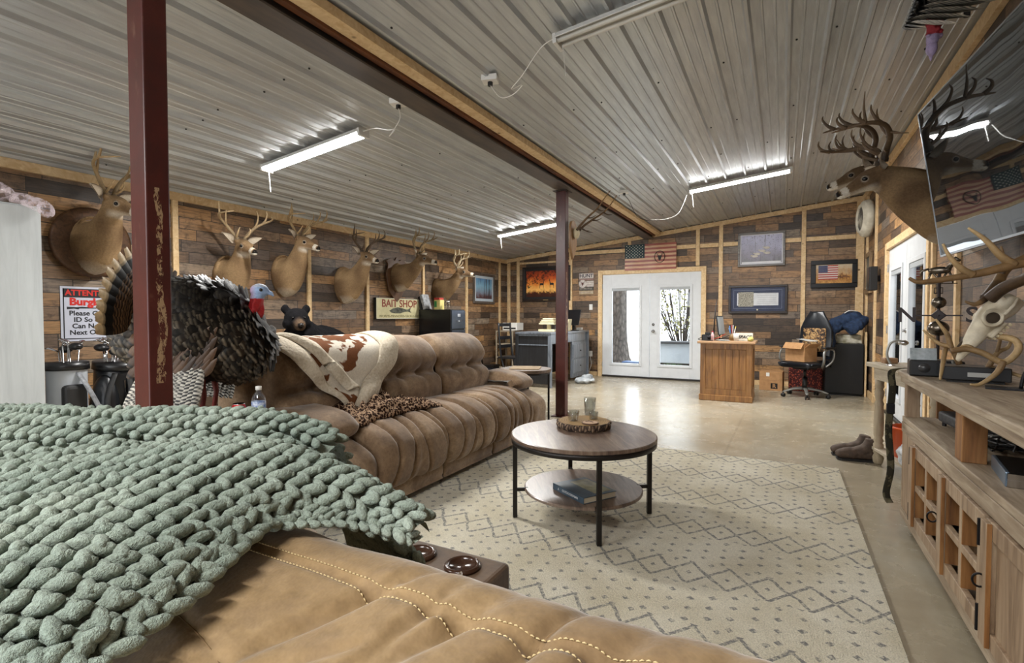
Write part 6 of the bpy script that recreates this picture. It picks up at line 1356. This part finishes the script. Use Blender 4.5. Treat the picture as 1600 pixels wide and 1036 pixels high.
o=thing('computer_monitor','black computer monitor seen at an angle on the black desk','monitor',(-3.55,9.15,.947),R(-35)); b=MB(); b.cbox((0,0,.25),(.46,.02,.30),rx=-.18); b.build('panel',BLACK,o,bev=.005); b=MB(); b.cbox((0,.014,.25),(.44,.004,.28),rx=-.18); b.build('rim',mat('silver_rim','A0A2A4',rough=.4),o); MB().box(-.02,.02,.0,.03,.012,.2).build('neck',BLACK,o); MB().box(-.11,.11,-.07,.08,0,.012).build('foot',BLACK,o,bev=.004)
o=thing('mouse_box','small white box at the right end of the black desk','box',(-3.56,9.55,.947)); MB().box(-.05,.05,-.05,.05,0,.05).build('carton',WHPLAS,o,bev=.003)
# desk chair dark wood
o=thing('wooden_chair','dark wooden chair with a slanted back at the left side of the black desk','chair',(-4.42,8.35,0),R(-8)); b=MB(); b.box(-.2,.2,-.2,.2,.44,.475); b.build('seat',BKW,o,bev=.006)
for y in (-.18,.18):
    MB().tube(cr([(.02,y,0),(-.10,y,.35),(-.16,y,.62),(-.20,y,1.10)],5),.018,6).build('rear_leg',BKW,o,True); MB().cyl((.17,y,0),(.17,y,.44),.018,n=8).build('front_leg',BKW,o)
for z in (.66,.82,1.06): MB().box(-.215,-.185,-.18,.18,z-.03,z+.03).build('back_slat',BKW,o,bev=.004)
# rag pile
o=thing('cloth_pile','crumpled pale grey cloth pile on the floor beside the black desk','cloth',(-3.20,8.85,0)); b=MB(); b.ell((0,0,.05),(.17,.20,.055),nu=24,nv=14); b.ell((.03,.05,.10),(.10,.11,.06),nu=20,nv=12); organic('cloth',b,mat('cloth_grey','8E9498','C2C6C8',12,.9),o,.010,0,None,lambda co,no:.03*noise.noise(co*11)+.012*noise.noise(co*28))
# ================= PINE DESK AND CORNER =================
pd=thing('pine_desk','honey pine panelled desk cabinet right of the french doors','desk',(-.72,8.14,0)); HP=m_wood('honey_pine','5E3E1F','8A5F33','A67A48',2,.9,.4,.1); HPX=m_wood('honey_pine_top','9A7450','B5906C','C8A684',0,.9,.4,.05)
MB().box(-.38,.385,-.35,.35,.825,.86).build('desktop',HPX,pd,bev=.008)
MB().box(-.335,.335,-.285,.30,.09,.825).build('carcass',HP,pd,bev=.003); MB().box(-.355,.355,-.315,.32,0,.09).build('plinth',HP,pd,bev=.012)
MB().box(-.34,-.27,-.305,-.285,.09,.825).box(.27,.34,-.305,-.285,.09,.825).box(-.27,.27,-.305,-.285,.09,.17).box(-.27,.27,-.305,-.285,.745,.825).build('front_frame',HP,pd,bev=.004)
b=MB()
for k in range(6): b.box(-.268+.09*k,-.182+.09*k,-.296,-.287,.172,.743)
b.build('plank_panel',HP,pd,bev=.004)
MB().box(.335,.35,-.27,-.2,.09,.82).box(.335,.35,.2,.3,.09,.82).box(.335,.35,-.2,.2,.745,.82).box(.335,.35,-.2,.2,.09,.17).build('side_frame',HP,pd,bev=.003)
PZ=.862
o=thing('camera_gear','black camera gear lying at the left end of the pine desk','camera',(-.97,7.95,PZ)); b=MB(); b.cbox((0,0,.045),(.17,.10,.09)); b.build('body',BLACK,o,bev=.015); MB().cyl((.03,-.05,.05),(.03,-.10,.05),.03,n=18).build('lens',IRON,o,True); MB().box(-.04,.03,-.03,.03,.09,.12).build('viewfinder',BLACK,o,bev=.006); MB().tube(cr([(-.08,0,.05),(-.13,-.04,.02),(-.06,-.10,.008),(.08,-.11,.008)],5),.006,6).build('strap',MATTEBLACK,o,True)
o=thing('squeeze_bottle','small pink and white bottle in front of the black camera gear','bottle',(-.90,7.86,PZ)); MB().lathe([(.001,0),(.022,0),(.022,.09),(.012,.11),(.012,.125),(.001,.125)],n=20).build('bottle_body',mat('pink_white','B98A8C','D8C4C4',20,.4),o,True); MB().lathe([(.001,.125),(.013,.125),(.011,.145),(.001,.147)],n=16).build('cap',mat('cap_red','A8383C'),o)
o=thing('fishing_rod','thin black rod standing upright behind the pine desk clutter','rod',(-.94,8.30,PZ)); MB().tube([(0,0,0),(.02,0,.35),(.05,.05,.72)],[.012,.008,.003],8).build('blank',BLACK,o,True); MB().cyl((.0,-.03,.12),(.0,.03,.12),.022,n=12).build('reel',IRON,o)
o=thing('desk_monitor','slim monitor seen nearly edge on at the middle of the pine desk','monitor',(-.83,8.2,PZ),R(84)); b=MB(); b.cbox((0,0,.22),(.40,.018,.28),rx=-.12); b.build('panel',BLACK,o,bev=.004); b=MB(); b.cbox((0,-.012,.22),(.38,.003,.26),rx=-.12); b.build('screen',mat('pale_screen','8C9498','B4BABC',4,.3),o); MB().box(-.02,.02,-.0,.02,.01,.14).build('neck',BLACK,o); MB().box(-.1,.1,-.07,.07,0,.01).build('foot',BLACK,o)
o=thing('paper_carton','white lettered carton at the right end of the pine desk','carton',(-.50,8.12,PZ),R(8)); MB().box(-.11,.11,-.08,.08,0,.11).build('carton',mat('carton_white','C6C4B8','DEDCD0',8),o,bev=.003); text('lettering','SPACE',.06,MATTEBLACK,o,(0,-.081,.055),(PI/2,0,0),.0008,bold=.002,shear=.3)
o=thing('plastic_cup','clear frosted cup in front of the white carton','cup',(-.59,7.93,PZ)); MB().lathe([(.001,0),(.03,0),(.042,.11),(.04,.11),(.028,.004),(.001,.004)],n=24).build('cup_wall',mat('frosted','B9B6B0','D0CEC8',12,.3),o,True)
o=thing('pen_pot','pot of pens and tools behind the clear cup on the pine desk','pen pot',(-.66,8.15,PZ)); MB().lathe([(.001,0),(.045,0),(.045,.10),(.04,.10),(.04,.006),(.001,.006)],n=20).build('pot',mat('pot_tan','8C7048'),o,True); rnd=random.Random(5)
for i,c in enumerate(('3A6EA8','C8C8C8','A83A34','1C1C1E','C8B040','D8D8D8','5A7A9A')): a=rnd.uniform(0,2*PI); MB().cyl((.015*math.cos(a),.015*math.sin(a),.008),(.05*math.cos(a),.05*math.sin(a),.17+rnd.uniform(0,.06)),.005,n=7).build('pen',mat('pen_%s'%'abcdefg'[i],c),o,True)
o=thing('yellow_cloth','crumpled yellow green cloth hanging off the right end of the pine desk top','cloth',(-.385,7.98,PZ)); b=MB(); b.ell((-.02,0,.03),(.04,.07,.035),nu=16,nv=10); organic('cloth',b,mat('yellow_green','A8A050','C8C27A',20,.8),o,.007,0,None,lambda co,no:.012*noise.noise(co*30))
o=thing('paper_sheets','loose white papers in the middle of the pine desk','papers',(-.76,7.92,PZ)); 
for k in range(4): b=MB(); b.cbox((rnd.uniform(-.02,.02),rnd.uniform(-.02,.02),.003+.004*k),(.15,.11,.002),rz=rnd.uniform(-.6,.6)); b.build('sheet',mat('sheet_white','CFCFCB'),o)
for dx,ang,lab,c in ((-.10,.5,'red handled tool lying on the pine desk papers','A8402C'),(-.02,-.4,'dark tool leaning across the pine desk clutter','26262A')):
    o=thing('hand_tool',lab,'tool',(-.72+dx,8.0,PZ+.02),ang); MB().tube([(-.08,0,.004),(.0,0,.03),(.09,0,.08)],[.009,.007,.004],8).build('shaft',mat('tool_'+('red' if c[0]=='A' else 'dark'),c,rough=.4),o,True)
# office chair
oc=thing('office_chair','black leather swivel chair with camo back pad and silver arms','office chair',(.30,8.86,0),R(-34)); BL=mat('black_vinyl','0E1218','171C24',6,.3); SIL=mat('silver_paint','8C8C88',rough=.35,metal=.5)
for k in range(5):
    a=2*PI*k/5+.35; c,s=math.cos(a),math.sin(a); b=MB(); b.tube(cr([(.03*c,.03*s,.13),(.18*c,.18*s,.115),(.31*c,.31*s,.075)],4),crv([.034,.026,.020],4),8,flat=.6); g=b.build('base_arm',SIL,oc,True)
    b=MB(); px_,py_=.31*c,.31*s
    for e in (-.014,.014): b.cyl((px_-s*e,py_+c*e,.028),(px_-s*(e+.012 if e>0 else e-.012),py_+c*(e+.012 if e>0 else e-.012),.028),.028,n=16)
    b.cyl((px_,py_,.03),(px_,py_,.075),.01,n=8); b.build('caster',BLACK,g,True)
MB().cyl((0,0,.10),(0,0,.30),.035,n=16).cyl((0,0,.30),(0,0,.43),.02,n=12).build('gas_lift',BLACK,oc,True); MB().box(-.12,.12,-.12,.12,.42,.45).build('mechanism',BLACK,oc,bev=.008)
b=MB(); cushion(b,[(-.27,.455),(-.29,.50),(-.26,.54),(-.1,.535),(.1,.53),(.24,.55),(.26,.50),(.22,.455)],-.26,.26,.07,16,axis='x',nv=5); b.build('seat',BL,oc,True)
def bk(u,v):
    hw=(.25-.02*v if v<.6 else .25-.012-.16*((v-.6)/.4)**1.3); x=(u-.5)*2*hw; z=.60+.68*v; y=.24+.10*v+.03*math.cos((u-.5)*3)*-1+.02*math.sin(v*5); return Vector((x,y,z))
b=MB(); b.grid(bk,20,26,thick=-.06); organic('backrest',b,BL,oc,.014,4)
t=NT('camo_print'); q=t.noise(t.obj(),16,5,.7,.6); CP=t.fin(t.ramp(q,[(.36,'1E140E'),(.45,'6E5030'),(.53,'C09A64'),(.6,'3A2818'),(.7,'8C7A5A')],'CONSTANT'),.7)
b=MB(); b.grid(lambda u,v: bk(.14+.72*u,.12+.52*v)+Vector((0,-.062-.02*math.sin(PI*u)*math.sin(PI*v),0)),16,16,thick=-.01); b.build('camo_pad',CP,oc,True)
for s in (-1,1):
    b=MB(); b.tube(cr([(s*.27,-.02,.47),(s*.34,-.10,.56),(s*.335,-.08,.70),(s*.33,.05,.735),(s*.335,.15,.70),(s*.33,.13,.56),(s*.27,.06,.47)],5),.017,8,flat=.7); g=b.build('armrest',SIL,oc,True); b=MB(); b.cbox((s*.335,.03,.755),(.055,.26,.025)); b.build('arm_pad',BLACK,g,bev=.01)
o=thing('cardboard_box','open cardboard box sitting on the office chair seat','box',(.24,8.76,.548),R(-40)); 
b=MB().box(-.16,.16,-.13,-.125,0,.26).box(-.16,.16,.125,.13,0,.26).box(-.16,-.155,-.125,.125,0,.26).box(.155,.16,-.125,.125,0,.26).box(-.155,.155,-.125,.125,0,.005); b.build('carton',CARD,o)
b=MB(); b.cbox((.20,0,.235),(.005,.25,.11),ry=.9); b.build('flap',CARD,o); b=MB(); b.cbox((0,-.165,.235),(.31,.11,.005),rx=.9); b.build('flap',CARD,o); b=MB(); b.cbox((0,0,.20),(.27,.20,.02),ry=.1); b.build('paper_fill',mat('sheet_white','CFCFCB'),o)
o=thing('papers_on_box','white papers lying across the cardboard box on the chair','papers',(.31,8.80,.86),R(-30)); o.rotation_euler=(0,.12,R(-30))
for k in range(3): b=MB(); b.cbox((.01*k,.01*k,.003*k),(.22,.16,.0015),rz=.25*k-.2); b.build('sheet',mat('sheet_white','CFCFCB'),o)
o=thing('shipping_box','small cardboard box with a black R logo on the floor behind the pine desk','box',(-.155,9.50,0),R(-6)); MB().box(-.17,.17,-.13,.13,0,.31).build('carton',CARD,o,bev=.003); MB().box(-.17,.17,-.1305,-.13,.165,.168).build('tape_seam',mat('tape','8A6444'),o); MB().box(.0,.10,-.1315,-.1305,.03,.12).build('logo_square',BLACK,o,bev=.0); text('logo_letter','R',.085,CARD,o,(.05,-.132,.075),(PI/2,0,0),.0008,bold=.003); MB().box(-.07,-.02,-.1312,-.1302,.23,.29).build('white_label',WHPLAS,o)
t=NT('red_paisley'); q=t.vor(t.obj(),38); PAIS=t.fin(t.ramp(q,[(.2,'B85A3A'),(.4,'5A1A18'),(.7,'3A1012')]),.8)
o=thing('red_tote','dark red patterned tote on the floor behind the office chair','bag',(.33,9.55,0)); b=MB(); b.box(-.24,.24,-.10,.10,0,.38); b.build('tote_body',PAIS,o,bev=.03,seg=3); MB().tube(cr([(-.12,-.10,.36),(-.08,-.11,.46),(.08,-.11,.46),(.12,-.10,.36)],5),.008,6).build('handle',BLACK,o,True)
o=thing('mini_fridge','black mini fridge in the back right corner under the jeans','mini fridge',(.83,9.52,0)); MB().box(-.25,.25,-.22,.25,.02,.80).build('cabinet',mat('fridge_black','0B0B0D',rough=.5),o,bev=.008); MB().box(-.25,.25,-.27,-.225,.03,.795).build('door',mat('fridge_black','0B0B0D'),o,bev=.01); MB().box(-.22,.22,-.2,.22,0,.02).build('feet',BLACK,o)
o=thing('pine_board','pale pine board leaning beside the black mini fridge','board',(1.105,9.38,0)); MB().box(-.012,.012,-.12,.12,0,.98).build('board',PINE,o,bev=.002)
o=thing('clothes_pile','white and tan folded clothes under the blue jeans on the mini fridge','clothes',(.88,9.50,.80)); b=MB(); b.cbox((0,0,.035),(.36,.34,.07)); b.cbox((0,.0,.10),(.32,.30,.06),rz=.1); organic('cloth',b,mat('cloth_mix','8A8468','C4BFB0',14,.9),o,.012,1,None,lambda co,no:.014*noise.noise(co*18))
DEN=mat('denim','1B2A42','2A3F60',30,.9,bump=.4)
o=thing('blue_jeans','dark blue jeans heaped on the mini fridge with one leg hanging down','jeans',(.84,9.42,.93)); o.scale=(1.2,1.0,1.25); b=MB(); b.tube(cr([(.22,.10,.16),(.10,.05,.20),(-.06,0,.14),(-.16,-.10,.08)],5),crv([.09,.12,.12,.10],5),14,flat=.75); b.tube(cr([(-.12,-.08,.10),(-.18,-.19,.02),(-.20,-.27,-.10),(-.24,-.29,-.28)],5),crv([.10,.095,.09,.08],5),12,flat=.55); b.tube(cr([(.20,.06,.20),(.10,-.10,.10),(.04,-.16,.05)],5),crv([.08,.09,.08],5),12,flat=.7)
organic('denim',b,DEN,o,.012,2,None,lambda co,no:.018*noise.noise(co*14)+.008*noise.noise(co*34))
b=MB(); b.tube(cr([(.14,.02,.29),(.05,-.02,.30),(-.0,.0,.27)],4),.014,6,flat=.4); b.build('white_waistband',WHPLAS,o,True)

# groups for things that repeat
gnames={'shop_light':'shop lights under the ceiling','ceiling_outlet_box':'ceiling outlet boxes','support_post':'steel posts under the beam','golf_bag':'golf bags by the left wall','shed_antler':'loose antlers under the skull','ring_binder':'binders on the filing cabinet','hand_tool':'tools on the pine desk'}
for o in COL.objects:
    if o.parent is None and o.name.split('.')[0] in gnames and 'group' not in o.keys(): o['group']=gnames[o.name.split('.')[0]]
